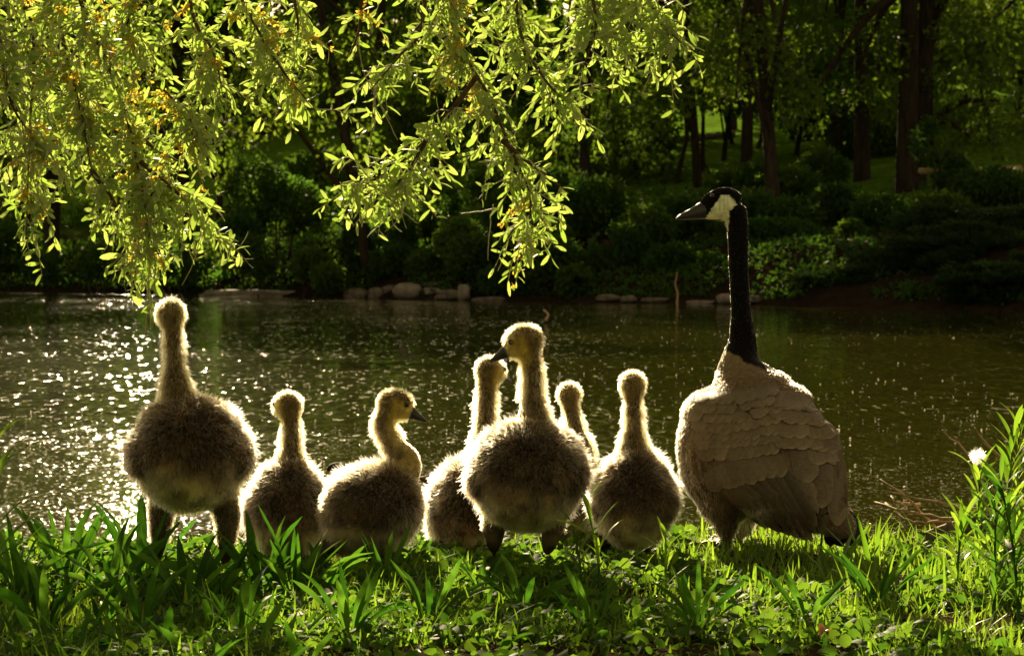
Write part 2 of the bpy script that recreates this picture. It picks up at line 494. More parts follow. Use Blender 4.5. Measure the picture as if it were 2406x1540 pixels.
gcol = np.where(nearm, nsoil * (1 - nl) + lawn * nl, gcol)
link('ground', make_mesh('ground', GV, [GQ], True, {'gcol': gcol}), M['ground'], kind='structure')
wx, wy = (-160, 160), (6.2, 64)
WV = np.array([[wx[0], wy[0], WATER_Z], [wx[1], wy[0], WATER_Z], [wx[1], wy[1], WATER_Z], [wx[0], wy[1], WATER_Z]])
# pollen and fluff on the pond, standing in for sun sparkles
n_ = 4200
fy = 7.3 + 30 * rng.random(n_) ** 1.6; fx = (rng.random(n_) - .5) * (1.2 + .5 * fy)
fp = np.stack([fx, fy, np.full(n_, WATER_Z + .0015)], 1)
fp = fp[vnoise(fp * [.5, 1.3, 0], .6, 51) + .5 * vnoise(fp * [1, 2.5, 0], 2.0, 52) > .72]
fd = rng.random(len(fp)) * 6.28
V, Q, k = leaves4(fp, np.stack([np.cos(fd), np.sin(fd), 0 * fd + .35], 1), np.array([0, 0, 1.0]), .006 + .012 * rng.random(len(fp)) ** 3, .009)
link('sparkle_fluff', make_mesh('sparkle_fluff', V, [Q], False, {'tint': rng.random(len(V))}), leaf_mat('fluff', (.6, .55, .4), (.8, .75, .6), (.8, .75, .6), (.9, .85, .7), .5, .8, .1), kind='stuff', label='white fluff on the pond standing in for sun sparkles')
link('water', make_mesh('water', WV, [np.array([[0, 1, 2, 3]])]), M['water'], kind='structure')

# ------------------------------------------------------------------ far bank: trees, bushes, stones
def crown_points(blobs, n, shell=0.55):
    """leaf positions in the volume of several ellipsoid clumps, most towards their skins"""
    vol = np.array([b[3] * b[4] * b[5] for b in blobs]) ** .8
    idx = rng.choice(len(blobs), n, p=vol / vol.sum())
    b = np.array([q[:6] for q in blobs])[idx]
    d = unit(rng.normal(size=(n, 3)))
    r = 1 - (1 - rng.random(n) ** .6) * (1 - shell) - shell * rng.random(n) ** 3 * .5
    return b[:, :3] + d * b[:, 3:] * r[:, None], d
def leaf_cloud(name, parent, mat, pts, out_d, size, origin, droop=.5, tint=None, aspect=.55):
    n = len(pts)
    d = unit(out_d * .6 + rng.normal(size=(n, 3)) * .7 + np.array([0, 0, -droop]))
    nr = unit(rng.normal(size=(n, 3)) + np.array([0, 0, .9]))
    L = size * (0.6 + .8 * rng.random(n))
    V, Q, k = leaves4(pts, d, nr, L, L * aspect)
    t = rng.random(n) if tint is None else np.clip(tint + .25 * (rng.random(n) - .5), 0, 1)
    return link(name, make_mesh(name, V - origin, [Q], False, {'tint': t[k]}), mat, parent)

def tree(name, base, top_z, lean, r0, crown, nleaf, leaf, label, cat='tree', group=None, mat='tree_leaf', limbs=5, extra=None, crown_part='crown', thin=.52):
    """trunk with limbs into the crown's clumps; crown = list of (x, y, z, rx, ry, rz)"""
    base = np.asarray(base, float)
    t = thing(name, base, label, cat, group)
    a = Acc()
    top = base + np.array([lean[0], lean[1], top_z - base[2]])
    mid = (base + top) / 2 + np.append(rng.normal(size=2) * .12, 0)
    path = catmull([base - [0, 0, .3], base + (mid - base) * .12, mid, top], 14)
    rr = np.interp(np.linspace(0, 1, 14), [0, .08, .2, 1], [r0 * 1.5, r0 * 1.2, r0, r0 * .35])
    a.add(*tube(path, rr, 9))
    for q in range(min(limbs, len(crown))):
        cb = crown[q % len(crown)]
        s = path[min(12, 5 + int(rng.integers(0, 7)))]
        e = np.array(cb[:3]) + rng.normal(size=3) * np.array(cb[3:6]) * .3
        m_ = (s + e) / 2 + np.array([0, 0, .25])
        a.add(*tube(catmull([s, m_, e], 7), np.linspace(r0 * .45, r0 * .1, 7), 6))
    link('trunk', a.mesh('trunk', base, True), M['bark'], t)
    pts, d = crown_points(crown, nleaf)
    # leave real gaps: thin the crown by a coarse noise so light gets through in patches
    keep = vnoise(pts, .9, 21) + .35 * vnoise(pts, 2.3, 22) > thin
    pts, d = pts[keep], d[keep]
    leaf_cloud(crown_part, t, M[mat], pts, d, leaf, base, tint=vnoise(pts, .8, 31))
    if extra is not None:
        for (nm, mt, pp, dd, sz) in extra: leaf_cloud(nm, t, M[mt], pp, dd, sz, base)
    return t

def at_ground(px, Y):
    x = (px - HALF_W) / FPX * Y
    return np.array([x, Y, gz(x, Y)])
def high_crown(x, y, z0, z1, r, k):
    """clumps of a broad crown between heights z0 and z1"""
    o = []
    for q in range(k):
        an = rng.random() * 6.28; u = rng.random() ** .6
        z = z0 + (z1 - z0) * (q + .5) / k
        prof = math.sin(math.pi * min(1, (z - z0) / (z1 - z0) * .75 + .22))
        o.append((x + math.cos(an) * r * u * prof, y + math.sin(an) * r * u * prof, z, r * (.35 + .25 * rng.random()), r * (.35 + .25 * rng.random()), r * (.22 + .15 * rng.random())))
    return o
def pblob(px, py, Y, rx, rz, ry=None):
    c = P(px, py, Y); s = Y / FPX
    return (c[0], c[1], c[2], rx * s, (ry if ry else rx * .9) * s, rz * s)

# trees: (trunk foot px, distance, px at the top of the frame, radius px, crown low clumps seen in the frame)
T = [
 ('deciduous_tree', 2130, 50, 2102, 30, 'thick dark trunk on the right bank, left half of a forking pair', [pblob(2000, 130, 50, 150, 120), pblob(1900, 250, 49, 80, 60), pblob(2120, 60, 51, 120, 90)]),
 ('deciduous_tree', 2150, 51, 2175, 28, 'thick dark trunk on the right bank, right half of a forking pair', [pblob(2260, 120, 51, 150, 130), pblob(2380, 260, 50, 100, 130), pblob(2250, 330, 50, 70, 110)]),
 ('deciduous_tree', 2025, 53, 2045, 22, 'dark straight tree just left of the forking trunks', [pblob(1960, 60, 53, 120, 80), pblob(2060, 220, 53, 80, 80)]),
 ('deciduous_tree', 1822, 47, 1775, 19, 'slim leaning tree whose brown trunk rises right above the tall goose head', [pblob(1760, 150, 47, 150, 110), pblob(1700, 90, 47, 120, 80), pblob(1720, 240, 46.5, 60, 45), pblob(1850, 230, 47, 90, 70)]),
 ('deciduous_tree', 1752, 52, 1745, 17, 'slim upright tree at the left edge of the sunny lawn gap', [pblob(1660, 190, 52, 110, 90), pblob(1800, 60, 52, 120, 80)]),
 ('deciduous_tree', 1640, 55, 1630, 12, 'thin dark tree standing in the sunny lawn gap', [pblob(1600, 120, 55, 120, 110), pblob(1560, 250, 54, 70, 60)]),
 ('deciduous_tree', 1965, 57, 1968, 10, 'thin dark sapling behind the lit shrubs right of the goose head', [pblob(1950, 200, 57, 90, 70)]),
 ('deciduous_tree', 868, 48, 740, 17, 'brown trunk standing on the stony bank, leaning left', [pblob(700, 160, 48, 160, 130), pblob(600, 260, 48, 130, 80), pblob(820, 330, 48, 90, 70), pblob(950, 140, 48, 140, 120)]),
 ('deciduous_tree', 440, 52, 450, 21, 'thick dark trunk behind the drooping leaves on the left', [pblob(500, 330, 51, 140, 80), pblob(330, 180, 52, 150, 120), pblob(560, 420, 51, 60, 45)]),
 ('deciduous_tree', 512, 55, 500, 9, 'thin dark stem beside the thick left trunk', [pblob(560, 380, 55, 90, 60)]),
 ('deciduous_tree', 1370, 50, 1390, 16, 'dark tree behind the middle of the far bank', [pblob(1380, 220, 50, 150, 130), pblob(1270, 330, 50, 110, 100), pblob(1470, 330, 50, 110, 90)]),
 ('deciduous_tree', 120, 54, 110, 20, 'dark tree at the far left behind the drooping leaves', [pblob(100, 300, 54, 160, 140), pblob(230, 420, 53, 110, 70)]),
]
for (nm, px, Y, ptop, rp, lab, low) in T:
    b = at_ground(px, Y)
    tp = P(ptop, 0, Y)
    lean = ((tp[0] - b[0]) * 1.9, 0.3)
    crown = low + high_crown(b[0] + lean[0], Y, b[2] + 4.9, b[2] + 10.0 + rng.random() * 1.5, 3.4, 10)
    tree(nm, b, b[2] + 8.5, lean, rp * Y / FPX, crown, 27000, .105, lab, thin=.50)
# reddish hanging bits in the left tree
# trees outside the frame to both sides keep the wood going
for px, Y in ((-420, 50), (-900, 47), (-180, 57), (2650, 46), (3050, 44), (2560, 54)):
    b = at_ground(px, Y)
    tree('deciduous_tree', b, b[2] + 9, (rng.normal() * .4, 0), .2, high_crown(b[0], Y, b[2] + 1.8, b[2] + 11.5, 3.4, 11), 5000, .17,
         'dark tree of the wood beyond the edge of the frame', group='trees beside the view')
# unseen trees added behind the photographer to cut the sky's fill light
for px, Y in ((-6.5, -9), (-2.5, -11), (1.8, -9.5), (5.5, -10.5), (9.5, -8), (-10.5, -6.5)):
    b = np.array([px, Y, gz(px, Y)])
    tree('deciduous_tree', b, 7, (rng.normal() * .4, 0), .2, high_crown(px, Y, 1.6, 10.5, 3.0, 12), 4500, .22,
         'unseen leafy tree added behind the photographer to cut the sky light', group='unseen trees added behind the photographer', thin=.4)
# the wood that closes the lawn behind, with the gap the sun comes through
for q, px in enumerate((-700, -480, -260, -40, 170, 390, 610, 820, 1000, 1560, 1760, 1950, 2150, 2360, 2580, 2800)):
    Y = 83 + 6 * rng.random()
    b = at_ground(px, Y)
    tp = 8.5 if 100 < px < 500 else 11.5 + rng.random()
    tree('deciduous_tree', b, b[2] + 8, (rng.normal() * .5, 0), .22, high_crown(b[0], Y, b[2] + .7, b[2] + tp, 3.5, 13), 8000, .30,
         'dark leafy tree in the wood behind the sunny lawn', group='trees behind the lawn', thin=.36)
for q, px in enumerate(np.linspace(-900, 3200, 20)):
    Y = 108 + 6 * rng.random()
    b = at_ground(px, Y)
    tree('deciduous_tree', b, b[2] + 6, (rng.normal() * .5, 0), .22, high_crown(b[0], Y, b[2] + .4, b[2] + 8.5, 4.2, 9), 3200, .5,
         'dark leafy tree in the wood behind the sunny lawn', group='trees behind the lawn', thin=.2)
# tall trees added in the mid wood so their high crowns break up the light
for q, px in enumerate((-300, 40, 860, 1060, 1560, 1720, 1880, 2130, 2420)):
    Y = 67 + 5 * rng.random()
    b = at_ground(px, Y)
    tree('deciduous_tree', b, b[2] + 9, (rng.normal() * .5, 0), .13, high_crown(b[0], Y, b[2] + (4.5 if 950 < px < 2100 else 1.5), b[2] + 12.5, 3.2, 11), 7000, .24,
         'tall tree added in the depth of the far wood to break up the light', group='tall trees added in the far wood', thin=.53 if 1500 < px < 1900 else .5)
# young trees standing between the trunks, leaving the lawn gaps open
UN = [(-250, 330), (-60, 200), (60, 430), (230, 250), (330, 430), (820, 200), (900, 400), (1560, 200), (1650, 150), (1780, 180), (1880, 220), (1960, 220), (2230, 240), (2390, 130), (1010, 250), (1150, 130), (1160, 380), (1290, 200), (1330, 420), (1450, 100), (1480, 330), (1500, 470),
      (1590, 120), (1700, 60), (1720, 165), (1860, 60), (1870, 165), (2000, 150), (2060, 330), (2110, 430), (2190, 130), (2330, 60), (2300, 420), (2400, 350), (2480, 200), (2560, 420), (1640, 530), (1900, 560), (760, 420), (560, 560), (1050, 520)]
LM = [(2140, 'the forking trunks'), (1800, 'the slim leaning tree'), (1660, 'the sunny lawn gap'), (1390, 'the dark tree behind the middle bank'), (868, 'the brown trunk on the stony bank'), (440, 'the thick trunk behind the drooping leaves'), (110, 'the dark tree at the far left')]
def un_key(p):
    k = min(range(len(LM)), key=lambda z: abs(LM[z][0] - p[0]))
    return k, p[0] > LM[k][0], p[1] > 300
def un_label(p):
    k, sd, lo = un_key(p)
    mates = sorted((abs(o[0] - LM[k][0]), o) for o in UN if un_key(o) == (k, sd, lo))
    r = [o for _, o in mates].index(p)
    return '%s young tree %s %s, %s' % (('nearest', 'second', 'third', 'fourth', 'fifth', 'sixth', 'seventh')[r], 'right of' if sd else 'left of', LM[k][1], 'low leafy crown' if lo else 'crown held high')
for q, (px, py) in enumerate(UN):
    Y = 57 + 7 * rng.random()
    b = at_ground(px, Y)
    cr = [pblob(px + rng.normal() * 25, py + rng.normal() * 18, Y + rng.normal() * .6, 95 + 40 * rng.random(), 75 + 35 * rng.random()) for _ in range(3)]
    tree('young_tree', b, max(cr[0][2], b[2] + .8), (rng.normal() * .3, 0), .06, cr, 3400, .13, un_label((px, py)), group='young trees of the far wood', limbs=3, thin=.42)

def bush(name, blobs, n, leaf, label, mat='shrub_leaf', group=None, cat='shrub', origin=None, flat=False):
    c = np.array([blobs[0][0], blobs[0][1], gz(blobs[0][0], blobs[0][1])]) if origin is None else origin
    t = thing(name, c, label, cat, group)
    a = Acc()
    for b in blobs:
        for _ in range(2):
            e = np.array(b[:3]) + rng.normal(size=3) * np.array(b[3:6]) * .35
            s = c + np.append(rng.normal(size=2) * .12, -.05)
            m_ = (s + e) / 2 + rng.normal(size=3) * .08
            a.add(*tube(catmull([s, m_, e], 6), np.linspace(.022, .006, 6), 5))
    link('stem', a.mesh('stem', c), M['bark'], t)
    pts, d = crown_points(blobs, n, .5)
    keep = vnoise(pts, 2.2, 41) + .5 * vnoise(pts, 5, 42) > .55
    pts, d = pts[keep], d[keep]
    leaf_cloud('foliage', t, M[mat], pts, d, leaf, c, tint=vnoise(pts, 1.5, 43))
    return t
BUSH = [
 ([(1110, 600, 45.6, 70, 55), (1080, 560, 46, 60, 50)], 'rounded green shrub over the flat stones in the middle of the far bank'),
 ([(1160, 655, 44.9, 34, 28)], 'small bright green shrub low at the water, in the middle of the far bank'),
 ([(1300, 610, 44.6, 80, 60), (1350, 660, 44, 45, 40), (1260, 560, 45, 60, 50)], 'wide shrub reaching the water right of the small bright one'),
 ([(1460, 590, 45, 80, 70), (1520, 540, 45.5, 70, 60)], 'dark shrub on the bank left of the goose bill'),
 ([(1400, 480, 47, 90, 70), (1300, 450, 48, 90, 60)], 'high dark shrub behind the hanging branch tip'),
 ([(730, 620, 47, 45, 40), (770, 650, 46.6, 40, 34)], 'small leafy shrub left of the brown trunk by the slab'),
 ([(600, 600, 48, 70, 50), (560, 550, 48.5, 60, 50)], 'shrub on the bank above the long pale slab'),
 ([(660, 480, 49.5, 110, 70), (600, 430, 50, 90, 60)], 'sunlit shrub glowing yellow green behind the left bank'),
 ([(250, 610, 50, 90, 50), (130, 620, 50.5, 90, 45)], 'dark low shrubs under the left drooping branch'),
 ([(20, 580, 51, 90, 60)], 'dark shrub at the far left edge of the bank'),
 ([(1000, 480, 48.5, 90, 80), (930, 540, 47.5, 60, 50)], 'dark shrub behind the brown trunk in the middle'),
 ([(1600, 500, 46.5, 70, 50), (1650, 480, 47, 70, 34)], 'green shrub just behind the goose bill'),
 ([(1780, 420, 49, 60, 45), (1860, 440, 49, 80, 50), (1930, 400, 50, 70, 50)], 'sunlit shrubs glowing behind the slim trunks right of the goose head'),
 ([(1700, 425, 50, 50, 22)], 'low lit shrub at the foot of the slim upright tree'),
 ([(2025, 585, 44, 34, 26), (2000, 545, 44.2, 30, 30), (1975, 640, 43.6, 36, 26)], 'bright yellow green sapling beside the grey boulder on the right slope'),
 ([(1960, 480, 46.5, 60, 50)], 'dark leafy shrub left of the forking trunks'),
 ([(2240, 420, 47.5, 50, 90), (2190, 330, 48, 50, 60)], 'lit hanging leaf sprays right of the forking trunks'),
 ([(1700, 620, 44, 70, 40), (1640, 660, 43.6, 60, 40)], 'dark brush behind the stones left of the goose neck'),
 ([(1820, 600, 44.2, 70, 34)], 'dark brush above the small evergreen right of the goose neck'),
 ([(1860, 500, 46, 80, 40), (1780, 480, 46.5, 70, 40)], 'shaded undergrowth at the foot of the leaning trunk'),
 ([(2080, 500, 45.5, 90, 50), (2200, 490, 46, 90, 40)], 'dark undergrowth around the foot of the forking trunks'),
 ([(2330, 440, 47, 110, 50)], 'dark undergrowth below the log at the right edge'),
 ([(850, 560, 48.6, 80, 60), (800, 500, 49, 80, 60)], 'dark brush behind the brown trunk on the stony bank'),
 ([(1220, 500, 47, 90, 70), (1180, 430, 48, 90, 60)], 'tall dark shrub in the middle of the far bank'),
 ([(420, 600, 49.5, 90, 55), (350, 540, 50, 90, 60)], 'dark shrub just right of the left drooping branch tip'),
 ([(1010, 620, 46.6, 60, 40), (930, 610, 47, 60, 40)], 'low brush over the stone heap'),
 ([(1580, 620, 44.2, 70, 50)], 'dark low brush below the goose bill'),
 ([(1765, 640, 43.4, 70, 36)], 'dark brush just right of the goose neck by the water'),
 ([(1905, 605, 44, 90, 40)], 'dark brush left of the grey boulder on the right slope'),
 ([(2010, 690, 40.8, 90, 26)], 'low brush overhanging the water under the bright sapling'),
 ([(2150, 690, 40, 110, 28)], 'low brush overhanging the water below the wide evergreen'),
 ([(1840, 545, 45.4, 90, 34)], 'shaded undergrowth on the red soil at mid slope'),
 ([(1790, 545, 45, 50, 30)], 'small shrub on the red soil right of the goose neck'),
]
for blobs, lab in BUSH:
    bl = [pblob(*b) for b in blobs]
    bush('shrub', bl, int(1800 + 34 * sum(b[3] * b[4] for b in blobs) / 60), .085, lab)
# spreading junipers on the right bank: stacked flat sprays
def juniper(px, py, Y, rx, rz, label):
    c0 = P(px, py + rz, Y); base = np.array([c0[0], c0[1], gz(c0[0], c0[1])])
    t = thing('juniper_bush', base, label, 'shrub')
    s = Y / FPX
    ctr = P(px, py, Y)
    a, st = Acc(), Acc()
    for q in range(70):
        an = rng.random() * 6.28; u = rng.random() ** .5
        c = ctr + np.array([math.cos(an) * rx * s * u, math.sin(an) * rx * s * u * .7, (rng.random() * 2 - 1) * rz * s * (1 - .6 * u)])
        rr = rx * s * (.16 + .16 * rng.random())
        n_ = 330
        an2 = rng.random(n_) * 6.28; u2 = rng.random(n_) ** .5
        pts = c + np.stack([np.cos(an2) * rr * u2, np.sin(an2) * rr * u2, rng.normal(size=n_) * .03 - .12 * u2 ** 2 * rr], 1)
        d = unit(np.stack([np.cos(an2), np.sin(an2), .25 + .3 * rng.normal(size=n_)], 1))
        V, Q, k = leaves4(pts, d, unit(rng.normal(size=(n_, 3)) * .5 + [0, 0, 1]), .11, .028)
        a.add(V, Q, tint=(rng.random(n_) * .7 + .3 * rng.random())[k])
        st.add(*tube(catmull([base + [0, 0, -.05], (base + c) / 2 + rng.normal(size=3) * .06, c], 5), np.linspace(.03, .008, 5), 5))
    link('stem', st.mesh('stem', base), M['bark'], t)
    link('foliage', a.mesh('foliage', base), M['juniper'], t)
juniper(2060, 650, 41.2, 170, 55, 'low spreading dark evergreen nearest the red soil on the right bank')
juniper(2260, 600, 41, 200, 95, 'wide dark evergreen with layered flat sprays at the right edge')
juniper(2330, 530, 43, 190, 70, 'dark spreading evergreen highest on the right bank')
juniper(2400, 665, 39, 170, 70, 'dark evergreen overhanging the water at the right edge')
juniper(1900, 668, 42.2, 100, 36, 'small dark evergreen spray over the water right of the goose neck')

def rock(name, c, size, label, mat='rock', seed=0, boxy=0.0, cat='stone', group=None, rz=0.0):
    V, Q, Tt = ball((0, 0, 0), (1, 1, 1), None, 18, 12)
    if boxy:
        m_ = np.abs(V).max(1, keepdims=True)
        V = V * (1 - boxy) + V / m_ * boxy * .82
    V = V * (1 + .34 * (vnoise(V + seed * 7.7, 1.7, seed) - .5)[:, None] + .12 * (vnoise(V + seed * 3.1, 4, seed)[:, None] - .5))
    V = V * np.asarray(size)
    cz, sz = math.cos(rz), math.sin(rz)
    V = V @ np.array([[cz, sz, 0], [-sz, cz, 0], [0, 0, 1]])
    o = link(name, make_mesh(name, V, [Q, Tt], boxy < .5), M[mat], label=label, cat=cat, group=group)
    o.location = c
    return o
ST = [  # px, py, half width px, half height px, dist offset, label, material, boxy
 (640, 690, 172, 9, .2, 'long pale flat slab at the waterline, left of the round boulder', 'pale_rock', .85),
 (836, 691, 26, 12, .0, 'low rounded boulder at the right end of the long slab', 'rock', .3),
 (884, 690, 18, 13, .1, 'squat stone just right of the rounded boulder', 'rock', .5),
 (918, 684, 20, 12, .5, 'mid brown stone wedged between two boulders on the waterline', 'rock', .4),
 (900, 668, 16, 10, .9, 'small stone on top of the heap below the brown trunk', 'rock', .4),
 (912, 645, 22, 14, 1.5, 'reddish brown lump of stone behind the heap', 'rock', .2),
 (960, 684, 31, 15, .1, 'big smooth grey boulder in the middle of the stone heap', 'pale_rock', .25),
 (1022, 668, 27, 6, .7, 'flat upper stone right of the smooth grey boulder', 'rock', .85),
 (1016, 682, 18, 7, .4, 'small yellowish block under the flat upper stone', 'pale_rock', .8),
 (1055, 690, 30, 9, .1, 'broad low block at the waterline right of the yellowish one', 'rock', .8),
 (1090, 684, 14, 15, .1, 'upright pale stone ending the row of blocks', 'pale_rock', .6),
 (1150, 702, 36, 6, .1, 'dark low stone awash under the small bright shrub', 'rock', .4),
 (1430, 697, 26, 10, .1, 'dark rounded stone right of the wide shrub', 'rock', .3),
 (1476, 700, 16, 10, .1, 'dark pointed stone beside a rounded one on the middle bank', 'rock', .4),
 (1540, 703, 30, 7, .1, 'dark low stone left of the thin stake', 'rock', .5),
 (1650, 708, 34, 6, .1, 'pale flat stone at the waterline just left of the goose neck', 'pale_rock', .7),
 (1706, 700, 20, 14, .1, 'pale rounded stone half hidden by the goose neck', 'pale_rock', .3),
 (1775, 700, 24, 10, .2, 'dark stone right of the goose neck at the waterline', 'rock', .5),
 (1986, 572, 27, 13, 4.2, 'single grey boulder up on the right slope', 'pale_rock', .35),
]
for q, (px, py, hw, hh, off, lab, mt, bx) in enumerate(ST):
    Y = 46.0
    for _ in range(6):
        x = (px - HALF_W) / FPX * Y; Y = float(shore(np.array(x))) + off - .1
    s = Y / FPX
    hw *= 1.22 if hw < 100 else 1; hh *= 1.12 if px < 1400 else .75
    c = P(px, py + 2, Y)
    rock('boulder' if bx < .7 else 'flat_stone', c, (hw * s, max(.14, min(hw * s * .8, .5)), hh * s * 1.25), lab, mt, q + 1, bx, rz=(0 if hw > 100 else rng.normal() * .2))
# low stone border and pale stones at the sunny lawn
for q, (px, py) in enumerate(((1590, 352), (1612, 351), (1640, 350), (1668, 352), (1690, 353), (1716, 351), (1578, 366))):
    Y = 66.0
    for _ in range(40):
        x = (px - HALF_W) / FPX * Y
        zz = P(px, py, Y)[2]; g = gz(x, Y)
        if g < zz: Y += .4
        else: break
    rock('border_stone', (x, Y, gz(x, Y) + .06), (.13, .12, .10), 'small stone of the low border across the sunny lawn', 'rock', 40 + q, .4, group='stones of the lawn border')
# creeping undergrowth and leaf litter over the far bank
n_ = 60000
ux = -13 + 26 * rng.random(n_); uf = .12 + 13 * rng.random(n_) ** 1.5
up = np.stack([ux, shore(ux) + uf, 0 * ux], 1); up[:, 2] = ground_z(up[:, 0], up[:, 1])
up = up[vnoise(up * [1, 1, 0], .9, 55) + .4 * vnoise(up * [1, 1, 0], 3.1, 56) > .55]
up[:, 2] += .16 * rng.random(len(up)) * vnoise(up * [1, 1, 0], 1.7, 57)
V, Q, k = leaves4(up, unit(rng.normal(size=(len(up), 3)) + [0, 0, .4]), unit(rng.normal(size=(len(up), 3)) + [0, 0, .6]), .06 + .06 * rng.random(len(up)), .05)
link('undergrowth', make_mesh('undergrowth', V, [Q], False, {'tint': (.6 * rng.random(len(up)))[k]}), M['shrub_leaf'], kind='stuff', label='creeping undergrowth on the far bank')
# thin stake and floating twig
def stick(name, pts, r0, r1, mat, label, cat, sides=6):
    pts = np.asarray(pts, float)
    path = catmull(pts, max(8, 4 * len(pts)))
    a = Acc(); a.add(*tube(path, np.linspace(r0, r1, len(path)), sides))
    o = link(name, a.mesh(name, pts[0], True), mat, label=label, cat=cat)
    o.location = pts[0]
    return o
stick('stake', [P(1590, 722, 42.4), P(1592, 690, 42.4), P(1587, 668, 42.4), P(1591, 640, 42.4)], .022, .009, M['dry_twig'], 'thin pale dead stem standing in the shallows left of the goose neck', 'stem')
stick('floating_twig', [P(1282, 752, 31.5), P(1288, 738, 31.6), P(1278, 728, 31.7)], .018, .008, M['dry_twig'], 'short bent twig sticking out of the water above the tallest gosling head', 'twig')
stick('leaning_branch', [P(1765, 712, 41.5), P(1800, 680, 41.9), P(1822, 655, 42.2)], .018, .008, M['dry_twig'], 'thin dead branch leaning over the stones right of the goose neck', 'branch')
stick('bank_log', [P(2400, 398, 48), P(2280, 400, 48.2), P(2160, 402, 48.4)], .07, .05, M['dry_twig'], 'long pale log lying along the bank top at the right edge', 'log', 9)

# ------------------------------------------------------------------ near bank: grass and plants
def near_points(n, x0, x1, y0, y1):
    x = x0 + (x1 - x0) * rng.random(n); y = y0 + (y1 - y0) * rng.random(n)
    k = y < bank_edge(x) + .12
    x, y = x[k], y[k]
    return np.stack([x, y, ground_z(x, y) - .004], 1)
# bare worn strip at the bottom of the frame
def bare(p):
    c = vnoise(p * [1, 1, 0], 2.2, 61)
    return (p[:, 1] < 4.68 + .25 * (c - .5)) & (p[:, 0] > -.35) & (p[:, 0] < .55)
pts = near_points(76000, -2.8, 2.8, 3.6, 6.6)
keep = (vnoise(pts * [1, 1, 0], 5, 62) > .24) & ~(bare(pts) & (rng.random(len(pts)) < .5))
pts = pts[keep]; n_ = len(pts)
hgt = (.016 + .040 * rng.random(n_) ** 2) * (.5 + 1.0 * vnoise(pts * [1, 1, 0], 2.5, 63))
hgt = hgt * (1 + .9 * (rng.random(n_) < .06))
hgt = np.where(bare(pts), hgt * .4, hgt)
V, Q, k = blades(pts, rng.random(n_) * 6.28, np.abs(rng.normal(size=n_)) * .55, hgt, .0035 + .003 * rng.random(n_), rng.random(n_) * 1.3, 3, .3, 'grass')
t_ = np.clip(.5 + .5 * (vnoise(pts * [1, 1, 0], 3, 64) - .5) + .4 * (rng.random(n_) - .5), 0, 1)
link('grass', make_mesh('grass', V, [Q], False, {'tint': t_[k]}), M['grass'], kind='stuff', label='short sunlit grass on the near bank')
# ground ivy and clover: small round leaves on stalks
pts = near_points(60000, -2.8, 2.8, 3.6, 6.55)
keep = (vnoise(pts * [1, 1, 0], 3.2, 65) > .32) & ~(bare(pts) & (rng.random(len(pts)) < .6))
pts = pts[keep]; n_ = len(pts)
pts[:, 2] += .006 + .028 * rng.random(n_)
az = rng.random(n_) * 6.28
d = np.stack([np.cos(az), np.sin(az), .25 * rng.normal(size=n_)], 1)
L = .010 + .020 * rng.random(n_) ** 1.5
V, Q, Tt, k = leaves6(pts, d, unit(rng.normal(size=(n_, 3)) * .65 + [0, 0, 1]), L, L * .95, .15, .2)
link('ground_cover', make_mesh('ground_cover', V, [Q, Tt], False, {'tint': rng.random(n_)[k]}), M['clover'], kind='stuff', label='small round leaved weeds among the grass')

# long leaves of low weeds running all through the turf
pts = near_points(7000, -2.6, 2.6, 3.7, 6.45)
dn_ = .10 + .9 * sstep(.1, -.5, pts[:, 0]) + .35 * sstep(4.9, 4.5, pts[:, 1])
pts = pts[(vnoise(pts * [1, 1, 0], 3, 66) * 1.3 * dn_ > rng.random(len(pts)) * .9) & ~(bare(pts) & (rng.random(len(pts)) < .7))]
n_ = len(pts)
V, Q, k = blades(pts, rng.random(n_) * 6.28, .35 + .75 * rng.random(n_), (.035 + .075 * rng.random(n_)) * (.65 + .45 * sstep(.2, -.5, pts[:, 0])), (.008 + .010 * rng.random(n_)) * (.6 + .4 * sstep(.2, -.4, pts[:, 0])), .1 + 1.0 * rng.random(n_), 5, .3, 'lance', rng.normal(size=n_) * .6)
link('weed_leaves', make_mesh('weed_leaves', V, [Q], True, {'tint': rng.random(n_)[k]}), M['plantain'], kind='stuff', label='long leaves of low weeds among the grass')

